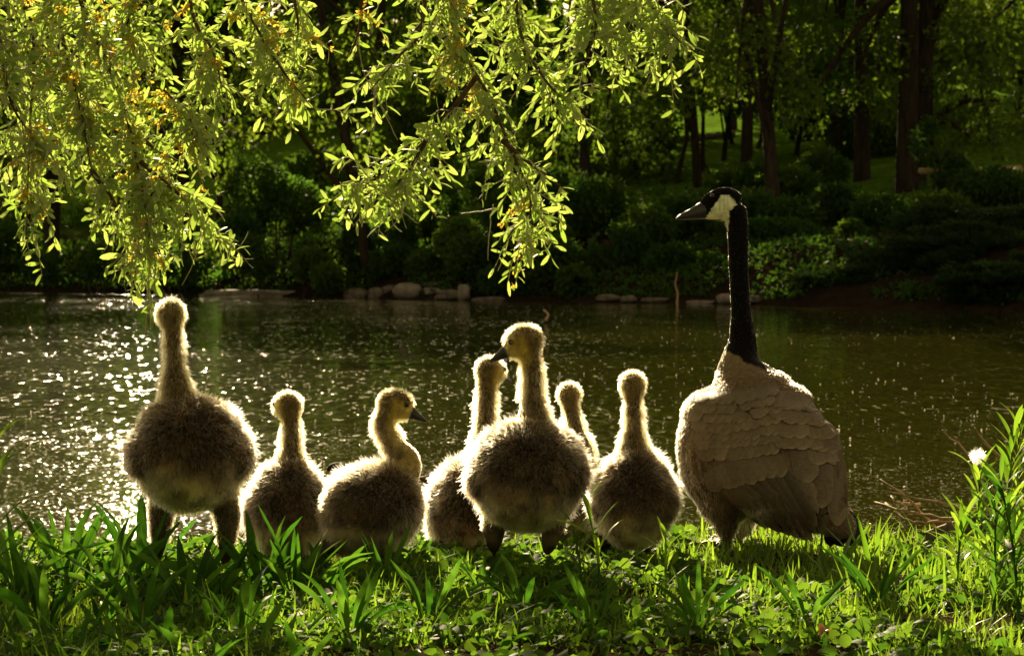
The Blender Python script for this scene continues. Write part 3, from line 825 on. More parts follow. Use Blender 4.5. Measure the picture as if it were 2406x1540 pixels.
NLEAF = [0]
def weed(name, x, y, n, length, width, label, group=None, mat='plantain', lean=(.15, .75), curl=(.2, .9), profile='lance', wav=.01, cat='plant', stalk=None):
    """rosette of long leaves, each leaf its own part"""
    z = gz(x, y)
    t = thing(name, (x, y, z), label, cat, group)
    for q in range(n):
        az = q * 2.4 + rng.normal() * .3
        L = length * (.6 + .5 * rng.random())
        V, Q, k = blades([[math.cos(az) * .008, math.sin(az) * .008, 0]], az, lean[0] + (lean[1] - lean[0]) * rng.random(), L, width * (.75 + .5 * rng.random()),
                         curl[0] + (curl[1] - curl[0]) * rng.random(), 7, .32, profile, rng.normal() * .9, wav * (1 + 2 * rng.random()))
        me = make_mesh('leaf', V, [Q], True, {'tint': np.full(len(V), rng.random())})
        link('leaf', me, M[mat], t); NLEAF[0] += 1
    return t
def stem_plant(name, x, y, h, n, length, width, label, lean_xy=(0, 0), group=None, mat='grass', cat='plant', z=None):
    """upright stem with narrow leaves all the way up"""
    z = gz(x, y) if z is None else z
    t = thing(name, (x, y, z), label, cat, group)
    path = catmull([[0, 0, -.01], [lean_xy[0] * .3, lean_xy[1] * .3, h * .5], [lean_xy[0], lean_xy[1], h]], 10)
    a = Acc(); V, Q, Tt = tube(path, np.linspace(.0035, .0015, 10), 6); a.add(V, Q, Tt, tint=.4)
    link('stem', a.mesh('stem'), M[mat], t)
    for q in range(n):
        f_ = .12 + .88 * (q + .5) / n
        b = path[min(9, int(f_ * 9))] + (path[min(9, int(f_ * 9) + 1)] - path[min(9, int(f_ * 9))]) * ((f_ * 9) % 1)
        az = q * 2.4 + rng.normal() * .4
        V, Q, k = blades([b], az, .35 + .5 * rng.random() * (1.2 - f_), length * (.6 + .5 * rng.random()) * (1.15 - .45 * f_), width * (.8 + .4 * rng.random()),
                         .3 + .8 * rng.random(), 6, .3, 'lance', rng.normal() * .4)
        link('leaf', make_mesh('leaf', V, [Q], True, {'tint': np.full(len(V), rng.random())}), M[mat], t); NLEAF[0] += 1
    return t
def spot(px, py):
    """ground point of the near bank seen at (px, py)"""
    Y = CAM[2] * FPX / (py - HORIZON)
    return (px - HALF_W) / FPX * Y, Y
# broad-leaved clumps
CL = [
 (40, 1390, 7, .21, .026, 'broad leaved weed clump in the bottom left corner region, leftmost by the water'),
 (150, 1370, 8, .22, .027, 'broad leaved weed clump left of the big left gosling'),
 (260, 1400, 8, .20, .027, 'broad leaved weed clump under the left leg of the big left gosling'),
 (330, 1360, 8, .24, .028, 'tall broad leaved clump whose leaf crosses the big left gosling\'s left leg'),
 (440, 1420, 8, .19, .027, 'broad leaved weed clump between the legs of the big left gosling'),
 (520, 1400, 7, .19, .028, 'broad leaved weed clump before the right leg of the big left gosling'),
 (610, 1385, 9, .22, .026, 'dark broad leaved clump before the second gosling from the left'),
 (690, 1395, 9, .20, .025, 'bright backlit broad leaved clump between the second and third gosling'),
 (760, 1390, 7, .15, .021, 'bright broad leaved clump below the tail of the gosling looking right'),
 (905, 1385, 5, .15, .022, 'small curled leaf clump in front of the gosling looking right'),
 (1130, 1400, 6, .13, .020, 'arching leaf clump before the tall middle gosling'),
 (1230, 1440, 6, .15, .020, 'leaf clump right of the arching one in the middle of the grass'),
 (330, 1490, 8, .19, .026, 'dark leafy clump low in the left foreground shade'),
 (100, 1480, 8, .20, .026, 'dark leafy clump lowest in the left corner'),
 (560, 1500, 8, .18, .024, 'dark leafy clump in the shade below the second gosling'),
 (820, 1500, 8, .16, .022, 'broad leaves lying along the soil edge at the bottom'),
 (1010, 1470, 7, .16, .022, 'broad leaved clump in the shade left of the middle bottom'),
 (1390, 1490, 7, .15, .018, 'leaf clump at the bottom, below the gosling nearest the goose'),
 (1640, 1500, 7, .17, .018, 'narrow leaved clump at the bottom below the goose breast'),
 (1900, 1480, 6, .16, .017, 'narrow leaved clump at the bottom below the goose tail'),
 (2060, 1450, 7, .17, .017, 'narrow leaved clump below the black goose tail feathers'),
]
for (px, py, n_, L, W_, lab) in CL:
    x, y = spot(px, py)
    weed('broadleaf_weed', x, y, n_ + 4, L * .86, W_ * .68, lab)
# tall narrow-leaved plants
x, y = spot(1415, 1420); stem_plant('tall_weed', x, y, .19, 9, .12, .010, 'tall narrow leaved weed before the gosling nearest the goose', (-.03, 0))
x, y = spot(1370, 1410); stem_plant('tall_weed', x, y, .14, 7, .10, .010, 'shorter narrow leaved weed just left of the tall one by the small goslings', (-.02, .02))
x, y = spot(1565, 1400); stem_plant('tall_weed', x, y, .10, 8, .09, .009, 'small pale backlit weed between gosling and goose', (0, 0))
x, y = spot(2052, 1400); weed('tall_grass_tuft', x, y, 5, .17, .013, 'tuft of upright grass blades beside the black goose tail', mat='grass', lean=(.05, .45), curl=(.1, .5))
x, y = spot(1960, 1390); weed('tall_grass_tuft', x, y, 4, .15, .012, 'low tuft with one long blade crossing under the goose tail', mat='grass', lean=(.3, .8), curl=(.1, .5))
for q, (px, py, h, lab) in enumerate(((2360, 1400, .30, 'tallest leafy weed at the right edge'), (2300, 1385, .22, 'leafy weed second from the right edge'), (2400, 1480, .25, 'dark leafy weed in the right corner'),
        (2250, 1400, .13, 'low leafy weed beside the grey fallen branch'), (2340, 1470, .20, 'dark leafy weed left of the corner one'), (2390, 1350, .30, 'backlit leafy weed behind the tallest right one'), (2430, 1420, .28, 'leafy weed leaning in from beyond the right edge'))):
    x, y = spot(px, py)
    stem_plant('leafy_weed', x, y, h, 24, .115, .0095, lab, (rng.normal() * .03, rng.normal() * .02), mat='plantain' if q in (2, 4) else 'grass')
x, y = spot(-40, 1400); stem_plant('leafy_weed', x, y, .33, 16, .15, .011, 'narrow leaved weed leaning in at the left edge over the water', (.02, 0))
x, y = spot(-10, 1390); stem_plant('leafy_weed', x, y, .20, 12, .14, .011, 'lower narrow leaved weed at the left edge', (-.01, 0))

# fallen branch and dry twigs at the right
bp = [P(2090, 1300, 6.25), P(2170, 1265, 6.2), P(2260, 1235, 6.2), P(2340, 1225, 6.2), P(2480, 1200, 6.3)]
stick('fallen_branch', bp, .010, .022, plain_mat('grey_bark', (.10, .08, .06), .9, (.24, .20, .16), 70, .004, .2), 'grey fallen branch lying along the bank edge at the right', 'branch', 8)
tw = thing('dry_twigs', P(2290, 1235, 6.2), 'bare brown twigs reaching left over the water from the fallen branch', 'twig')
org = P(2290, 1235, 6.2)
for ptsx in ([(2060, 1178), (2110, 1195), (2180, 1210), (2290, 1225)], [(2075, 1153), (2140, 1167), (2220, 1182), (2300, 1196), (2370, 1200)], [(2066, 1125), (2120, 1160), (2165, 1205), (2205, 1250), (2230, 1300)],
             [(2215, 1012), (2270, 1060), (2305, 1120), (2340, 1200), (2350, 1230)], [(2290, 1005), (2320, 1045), (2370, 1090)], [(2080, 1180), (2140, 1225), (2230, 1222)], [(2095, 1165), (2110, 1180), (2160, 1185)]):
    pth = catmull([P(a_, b_, 6.2 + .05 * rng.normal()) for a_, b_ in ptsx], 14)
    pth = pth + rng.normal(size=pth.shape) * .0012
    a = Acc(); a.add(*tube(pth, np.linspace(.0019, .0042, 14), 6))
    link('twig', a.mesh('twig', org, True), M['dry_twig'], tw)
# fallen orange leaf at the bottom edge and a yellowed one at the left
for px, py, lab, col in ((1930, 1528, 'curled orange dead leaf lying at the bottom edge', (.30, .13, .035)), (88, 1468, 'yellowed leaf among the dark weeds at bottom left', (.35, .36, .05))):
    x, y = spot(px, py)
    V, Q, k = blades([[0, 0, 0]], 1.2, .9, .034, .020, 1.4, 6, .8, 'lance', .9)
    o = link('fallen_leaf', make_mesh('fallen_leaf', V, [Q], True, {'tint': np.full(len(V), .5)}), leaf_mat('dead_leaf', col, tuple(c * 1.2 for c in col), col, tuple(c * 1.3 for c in col), .4), label=lab, cat='leaf')
    o.location = (x, y, gz(x, y) + .02)

# ------------------------------------------------------------------ birds
def voxel_body(parts, voxel, smooth_it):
    """closed shells -> one continuous skin; returns V, F(quads), normals"""
    a = Acc()
    for (V, Q, Tt) in parts: a.add(V, Q, Tt)
    me = a.mesh('tmp')
    o = bpy.data.objects.new('tmp', me); C.objects.link(o)
    r = o.modifiers.new('r', 'REMESH'); r.mode = 'VOXEL'; r.voxel_size = voxel; r.adaptivity = 0
    dg = bpy.context.evaluated_depsgraph_get()
    m2 = bpy.data.meshes.new_from_object(o.evaluated_get(dg))
    bpy.data.objects.remove(o); bpy.data.meshes.remove(me)
    nv = len(m2.vertices)
    V = np.empty(nv * 3, np.float32); m2.vertices.foreach_get('co', V); V = V.reshape(-1, 3).astype(float)
    F = np.empty(len(m2.loops), np.int32); m2.loops.foreach_get('vertex_index', F); F = F.reshape(-1, 4)
    E = np.empty(len(m2.edges) * 2, np.int32); m2.edges.foreach_get('vertices', E); E = E.reshape(-1, 2)
    bpy.data.meshes.remove(m2)
    deg = np.bincount(E.ravel(), minlength=nv).astype(float)[:, None]
    for it in range(smooth_it):
        s = np.zeros_like(V)
        for c in range(3):
            s[:, c] = np.bincount(E[:, 0], V[E[:, 1], c], nv) + np.bincount(E[:, 1], V[E[:, 0], c], nv)
        V = V + (.62 if it % 2 == 0 else -.30) * (s / deg - V)
    return V, F, vnormals(V, F)
def vnormals(V, F):
    fn = np.cross(V[F[:, 2]] - V[F[:, 0]], V[F[:, 3]] - V[F[:, 1]])
    nr = np.zeros_like(V)
    for q in range(4):
        for c in range(3): nr[:, c] += np.bincount(F[:, q], fn[:, c], len(V))
    return unit(nr)

def fur(name, parent, V, F, NR, n, attrs, origin, mat, clump=14, tuft=.55, rad0=.00045):
    """down hairs; attrs(p, nrm) -> length, colour, comb direction"""
    tri = np.concatenate([F[:, [0, 1, 2]], F[:, [0, 2, 3]]])
    ar = np.linalg.norm(np.cross(V[tri[:, 1]] - V[tri[:, 0]], V[tri[:, 2]] - V[tri[:, 0]]), axis=1)
    ti = tri[rng.choice(len(tri), n, p=ar / ar.sum())]
    u = rng.random((n, 2)); fl = u.sum(1) > 1; u[fl] = 1 - u[fl]
    bc = np.stack([1 - u.sum(1), u[:, 0], u[:, 1]], 1)[..., None]
    p = (V[ti] * bc).sum(1); nr = unit((NR[ti] * bc).sum(1))
    L, col, comb, lift = attrs(p, nr)
    keep = L > 1e-4
    p, nr, L, col, comb, lift = p[keep], nr[keep], L[keep], col[keep], comb[keep], lift[keep]
    n = len(p)
    L = L * (.65 + .6 * rng.random(n))
    jit = rng.normal(size=(n, 3)) * .22
    d = unit(nr * lift[:, None] + comb * (1 - lift[:, None]) + jit)
    tip = p + d * L[:, None] + comb * (L * .25)[:, None]
    if clump:
        K = max(8, n // clump)
        ci = rng.choice(n, K, replace=False)
        kd = kdtree.KDTree(K)
        for q in range(K): kd.insert(p[ci[q]], q)
        kd.balance()
        near = np.array([kd.find(v)[1] for v in p])
        ct = tip[ci[near]]
        g = (tuft * rng.random(n))[:, None]
        tip = tip * (1 - g) + ct * g
        tip = tip + (nr * (L * .12 * rng.random(n))[:, None])
    m1 = p + nr * (L * .30)[:, None] * lift[:, None] + (tip - p) * .18
    m2 = p * .38 + tip * .62 + nr * (L * .08)[:, None]
    pos = np.stack([p - nr * .001, m1, m2, tip], 1) - np.asarray(origin)
    cu = bpy.data.hair_curves.new(name)
    cu.add_curves([4] * n)
    cu.attributes['position'].data.foreach_set('vector', pos.astype(np.float32).ravel())
    ra = cu.attributes.get('radius') or cu.attributes.new('radius', 'FLOAT', 'POINT')
    r4 = np.array([1, .85, .6, .2]) * rad0
    ra.data.foreach_set('value', np.tile(r4, n).astype(np.float32) * np.repeat(.7 + .6 * rng.random(n), 4).astype(np.float32))
    c4 = np.ones((n, 4), np.float32); c4[:, :3] = col
    cu.attributes.new('hcol', 'FLOAT_COLOR', 'CURVE').data.foreach_set('color', c4.ravel())
    cu.materials.append(M[mat])
    o = bpy.data.objects.new(name, cu); C.objects.link(o); o.parent = parent
    return o

def bill_mesh(base, tip, r, up, origin, hook=.0, drop=.45):
    base, tip = np.asarray(base), np.asarray(tip)
    ax = tip - base; L = np.linalg.norm(ax); ax = ax / L
    side = unit(np.cross(ax, up)); u2 = np.cross(side, ax)
    t = np.array([-.15, 0, .2, .45, .7, .88, 1.0])
    hw = np.array([.95, 1, .88, .72, .62, .5, .22]) * r
    hh = np.array([1.0, 1, .84, .62, .43, .29, .12]) * r
    a = Acc()
    ang = np.arange(12) / 12 * 2 * math.pi
    rings = []
    for k in range(7):
        c = base + ax * L * t[k] - u2 * hook * L * t[k] ** 2 - u2 * (r - hh[k]) * drop
        rings.append(c + np.outer(np.cos(ang) * hw[k], side) + np.outer(np.sin(ang) * hh[k], u2))
    V = np.concatenate(rings + [[rings[0].mean(0)], [rings[-1].mean(0) + ax * r * .1]])
    i, j = np.meshgrid(np.arange(6), np.arange(12), indexing='ij'); jn = (j + 1) % 12
    Q = np.stack([i * 12 + j, i * 12 + jn, (i + 1) * 12 + jn, (i + 1) * 12 + j], -1).reshape(-1, 4)
    j = np.arange(12); jn = (j + 1) % 12
    Tt = np.concatenate([np.stack([np.full(12, 84), jn, j], 1), np.stack([np.full(12, 85), 72 + j, 72 + jn], 1)])
    return make_mesh('bill', V - origin, [Q, Tt], True)

def frame_of(yaw, pitch=0.0):
    """axes of a head or body looking yaw to the right of straight away, pitched up"""
    f_ = np.array([math.sin(yaw) * math.cos(pitch), math.cos(yaw) * math.cos(pitch), math.sin(pitch)])
    r_ = unit(np.cross(f_, [0, 0, 1.0])); u_ = np.cross(r_, f_)
    return f_, r_, u_

def gosling(label, d, yaw, body, neck, head, legs, nhair, seed, tone=1.0, hair=1.0, pitch=.55, sh=0.0):
    """body (px, py, rx, rz); neck [(px, py, r, dd)]; head (px, py, r, yaw, pitch); legs [(px_top, py_top, px_foot, py_foot, dd)]; all at distance d"""
    s = d / FPX
    fb, rb, ub = frame_of(yaw, pitch)
    bc = P(body[0], body[1], d); rx, rz = body[2] * s, body[3] * s
    ln = max(rx, rz) * 1.18
    parts, wings = [], []
    G = {'body': [], 'neck': [], 'leg': []}
    def ell(c, r3, ax, g):
        parts.append(ball(c, r3, ax, 24, 16)); G[g].append(('e', np.asarray(c), np.asarray(r3), np.asarray(ax)))
    def tub(path, rr, g, n=None):
        path = np.asarray(path, float)
        pp = catmull(path, n or 5 * len(path)); r_ = np.interp(np.linspace(0, 1, len(pp)), np.linspace(0, 1, len(path)), rr)
        parts.append(tube(pp, r_, 14)); G[g].append(('t', pp, r_))
    AX = np.stack([rb, fb, ub])
    ell(bc, (rx, ln, rz * .98), AX, 'body')
    ell(bc - np.array([fb[0], fb[1], 0]) * ln * .38 + np.array([0, 0, -rz * .34]), (rx * .78, ln * .62, rz * .62), np.stack([rb, fb, ub]), 'body')     # rump
    ell(bc + np.array([fb[0], fb[1], 0]) * ln * .30 + np.array([0, 0, rz * .28]), (rx * .78, ln * .6, rz * .66), AX, 'body')        # breast and shoulders
    for sg in ((-1, 1) if sh else ()): ell(bc + rb * sg * rx * .46 + np.array([fb[0], fb[1], 0]) * ln * .18 + np.array([0, 0, rz * .42]), (rx * .46, ln * .5, rz * .46), AX, 'body')
    tail_tip = bc - fb * ln * 1.02 + np.array([0, 0, -rz * .10])
    tub([bc - fb * ln * .7, tail_tip], [rz * .32, rz * .09], 'body', 6)
    for sg in (-1, 1):      # small folded wings
        wc = bc + rb * sg * rx * .90 - fb * ln * .05 + ub * rz * .05
        ell(wc, (rx * .20, ln * .50, rz * .30), AX, 'body'); wings.append((wc, np.array([rx * .26, ln * .52, rz * .33])))
    hp = P(head[0], head[1], d + head[5] if len(head) > 5 else d + ln * .55)
    fh, rh, uh = frame_of(head[3], head[4])
    hr = (head[2] - 1.5) * s
    npath = [bc + np.array([fb[0], fb[1], 0]) * ln * .42 + np.array([0, 0, rz * .35])] + [P(a_, b_, d + ln * dd) for (a_, b_, r_, dd) in neck] + [hp - fh * hr * .25 + np.array([0, 0, -hr * .2])]
    nrr = [rx * .55] + [(r_ - 5) * s for (a_, b_, r_, dd) in neck] + [(neck[-1][2] - 4.5) * s]
    tub(npath, nrr, 'neck', 26)
    ell(hp, (hr * .86, hr * 1.12, hr * .93), np.stack([rh, fh, uh]), 'neck')
    ell(hp + fh * hr * .72 - uh * hr * .18, (hr * .55, hr * .62, hr * .55), np.stack([rh, fh, uh]), 'neck')
    feet = []
    for (ax_, ay_, fx_, fy_, dd) in legs:
        Yl = d + dd
        top = P(ax_, ay_, Yl)
        ft = P(fx_, fy_, Yl); ft[2] = gz(ft[0], ft[1]) + .012
        kn = top * .5 + ft * .5 - fb * [1, 1, 0] * .012; kn[2] = ft[2] + (top[2] - ft[2]) * .48
        up_ = top + (bc - top) * .45
        tub([up_, top, kn, ft + [0, 0, .02]], [rx * .34, rx * .25, .017, .0095], 'leg', 14)
        for q in (-.5, 0, .5):
            dv = np.array([math.sin(yaw + q), math.cos(yaw + q), 0]) * .055
            tub([ft, ft + dv * .6 + [0, 0, -.004], ft + dv + [0, 0, -.008]], [.008, .006, .004], 'leg', 5)
        feet.append(ft)
    V, F, NR = voxel_body(parts, .0055, 14)
    def gdist(p, g):
        r = np.full(len(p), 9.0)
        for e in G[g]:
            if e[0] == 'e':
                q = (p - e[1]) @ e[3].T / e[2]
                r = np.minimum(r, (np.linalg.norm(q, axis=1) - 1) * e[2].min())
            else:
                dd = np.linalg.norm(p[:, None] - e[1][None], axis=2) - e[2][None]
                r = np.minimum(r, dd.min(1))
        return r
    zlo = bc[2] - rz
    npp = np.array(npath)
    def zones(p):
        db, dn, dl = gdist(p, 'body'), gdist(p, 'neck'), gdist(p, 'leg')
        wn = sstep(-.012, .022, db - dn)
        wl = sstep(-.004, .012, np.minimum(db, dn) - dl) * (p[:, 2] < zlo + rz * .6)
        hd = np.linalg.norm(p - hp, axis=1)
        wh = sstep(hr * 1.75, hr * 1.15, hd)
        return wn, wl, wh
    def colour(p, nr):
        wn, wl, wh = zones(p)
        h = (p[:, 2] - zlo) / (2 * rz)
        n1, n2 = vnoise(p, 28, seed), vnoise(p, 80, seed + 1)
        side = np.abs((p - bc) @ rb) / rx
        dark = np.array([.048, .026, .010]); mid = np.array([.13, .078, .033]); pale = np.array([.38, .31, .13]); vent = np.array([.36, .33, .09])  # vent: pale down with yellow-green bounce light put into the colour
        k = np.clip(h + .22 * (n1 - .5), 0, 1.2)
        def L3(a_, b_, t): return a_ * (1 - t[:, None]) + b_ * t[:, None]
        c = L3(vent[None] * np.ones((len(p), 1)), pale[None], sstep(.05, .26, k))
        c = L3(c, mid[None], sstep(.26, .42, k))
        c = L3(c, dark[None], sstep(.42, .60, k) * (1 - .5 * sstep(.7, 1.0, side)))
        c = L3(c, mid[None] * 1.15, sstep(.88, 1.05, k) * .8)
        for (wc, wr) in wings:      # dark wing stubs
            wd_ = np.linalg.norm((p - wc) @ AX.T / wr, axis=1)
            c = L3(c, np.array([[.050, .030, .014]]), sstep(1.15, .85, wd_ + .3 * (n1 - .5)) * .9)
        # neck: dark nape stripe, paler sides
        f_c = np.array([fb[0], fb[1], 0]); nap = -(nr @ unit(np.array([fh[0] + fb[0] * 2, fh[1] + fb[1] * 2, 0.0])))
        cn = L3(np.array([[.46, .34, .12]]) * np.ones((len(p), 1)), np.array([[.14, .095, .038]]), sstep(.15, .75, nap + .25 * (n1 - .5)))
        # head: olive crown and hindcrown, yellow cheek
        top = (p - hp) @ uh / hr; fr = (p - hp) @ fh / hr
        ch = L3(np.array([[.72, .50, .10]]) * np.ones((len(p), 1)), np.array([[.19, .135, .050]]), np.maximum(sstep(.1, .55, top + .15 * (n1 - .5)), sstep(.05, -.5, fr)))
        cn = L3(cn, ch, wh)
        c = L3(c, cn, wn)
        c = L3(c, np.array([[.075, .050, .025]]), wl * .9)
        n4 = vnoise(p, 130, seed + 9); n5 = vnoise(p * [1, 1, 1.6], 34, seed + 12)
        mot = 1 - (1 - wn) * (1 - .25 - 1.5 * n5 ** 1.5)
        return np.clip(c * tone * (mot * (.45 + .7 * n2 + .4 * n4))[:, None], 0, .9)
    origin = np.mean(feet, 0) if feet else np.array([bc[0], bc[1], gz(bc[0], bc[1])])
    origin[2] = gz(origin[0], origin[1])
    t = thing('gosling', origin, label, 'gosling', 'goslings on the bank')
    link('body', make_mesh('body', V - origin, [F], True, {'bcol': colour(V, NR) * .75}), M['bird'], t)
    def attrs(p, nr):
        wn, wl, wh = zones(p)
        n1 = vnoise(p, 35, seed + 3)
        back = sstep(.1, .8, -(nr @ fb))
        L = .0165 * hair * (.65 + .7 * n1) * (1 - .35 * back)
        L = L * (1 - wn) + wn * (.0130 * (1 - wh) + .0085 * wh) * hair
        fz = p[:, 2] < gz(origin[0], origin[1]) + .075
        L = np.where(wl > .5, np.where(fz, 0, .007), L)
        fe = ((p - hp) @ fh / hr) > 1.02
        L = np.where(fe & (wn > .5), .003, L)
        cm = unit(np.array([-fb[0] * .7, -fb[1] * .7, -.75]))[None] * np.ones((len(p), 1))
        cm = cm - nr * (cm * nr).sum(1, keepdims=True)
        lift = .30 + .30 * vnoise(p, 50, seed + 5) - .08 * back
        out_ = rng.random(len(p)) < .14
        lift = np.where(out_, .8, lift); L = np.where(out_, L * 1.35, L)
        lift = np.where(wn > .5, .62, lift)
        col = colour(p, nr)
        g_ = np.where(out_, .75 - .68 * back, .0)[:, None]  # pale guard and neck hairs: down tone plus rim light put into colour
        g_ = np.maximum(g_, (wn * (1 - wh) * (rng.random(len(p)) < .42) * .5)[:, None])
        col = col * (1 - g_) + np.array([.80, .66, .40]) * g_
        return L, col, cm, lift
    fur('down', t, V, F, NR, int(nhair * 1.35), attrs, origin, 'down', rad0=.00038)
    # bill and eyes
    bl = hr * (1.15 if len(head) < 7 else head[6])
    base = hp + fh * hr * 1.12 - uh * hr * .24
    link('bill', bill_mesh(base, base + fh * bl - uh * hr * .12, hr * .43, uh, origin), M['bill'], t)
    for sg in (-1, 1):
        ec = hp + fh * hr * .62 + uh * hr * .20 + rh * sg * hr * .74
        Ve, Qe, Te = ball(ec, (hr * .17,) * 3, None, 12, 8)
        link('eye', make_mesh('eye', Ve - origin, [Qe, Te], True), M['eye'], t)
    return t

R = rad
gosling('biggest gosling at the left with its head among the leaves, seen from behind', 5.75, R(-6), (447, 1066, 128, 118),
        [(415, 930, 42, .40), (410, 860, 25, .42), (407, 790, 24, .44)], (401, 738, 38, R(-16), R(6)), [(382, 1185, 368, 1345, .04), (532, 1195, 530, 1345, .0)], 42000, 1, sh=1)
gosling('small dark gosling second from the left, head turned slightly left', 6.0, R(4), (676, 1196, 86, 104),
        [(683, 1090, 36, .40), (684, 1050, 25, .42), (684, 1000, 23, .42)], (676, 952, 34, R(-42), R(-8)), [(655, 1290, 650, 1325, .0), (710, 1290, 712, 1325, .0)], 30000, 2, .9)
gosling('gosling third from the left with its yellow face in profile looking right', 5.85, R(42), (872, 1196, 106, 100),
        [(955, 1090, 40, .62), (921, 1040, 28, .62), (902, 990, 27, .58)], (930, 950, 38, R(84), R(-16)), [(905, 1280, 893, 1335, .0), (790, 1270, 738, 1320, -.05)], 38000, 3, 1.0, pitch=.35)
gosling('gosling half hidden behind the tall middle one, its head turned right', 6.08, R(-14), (1088, 1205, 72, 112),
        [(1128, 1080, 38, .40), (1140, 1010, 26, .42), (1143, 940, 25, .42)], (1152, 870, 35, R(42), R(-10)), [(1050, 1290, 1050, 1325, .0), (1120, 1290, 1120, 1325, .0)], 30000, 4, .95)
gosling('tall middle gosling in front, its head in profile looking left', 5.72, R(5), (1240, 1116, 124, 116),
        [(1253, 985, 42, .40), (1250, 930, 28, .42), (1250, 870, 27, .42)], (1230, 802, 42, R(-82), R(-18)), [(1165, 1225, 1160, 1350, .02), (1298, 1225, 1285, 1350, .0)], 42000, 5, sh=1)
gosling('small gosling of which only head and neck show right of the tall middle one', 6.32, R(-8), (1330, 1160, 76, 104),
        [(1370, 1070, 30, .30), (1356, 1020, 23, .38), (1345, 975, 22, .42)], (1338, 927, 31, R(10), R(0)), [(1300, 1240, 1295, 1290, .0), (1360, 1240, 1362, 1290, .0)], 22000, 6)
gosling('gosling nearest to the goose, standing with its back to the camera', 6.0, R(8), (1490, 1172, 88, 104),
        [(1490, 1065, 40, .40), (1489, 1010, 24, .42), (1488, 955, 23, .42)], (1486, 903, 33, R(-12), R(0)), [(1430, 1260, 1385, 1315, .02), (1520, 1265, 1510, 1318, .0)], 34000, 7)

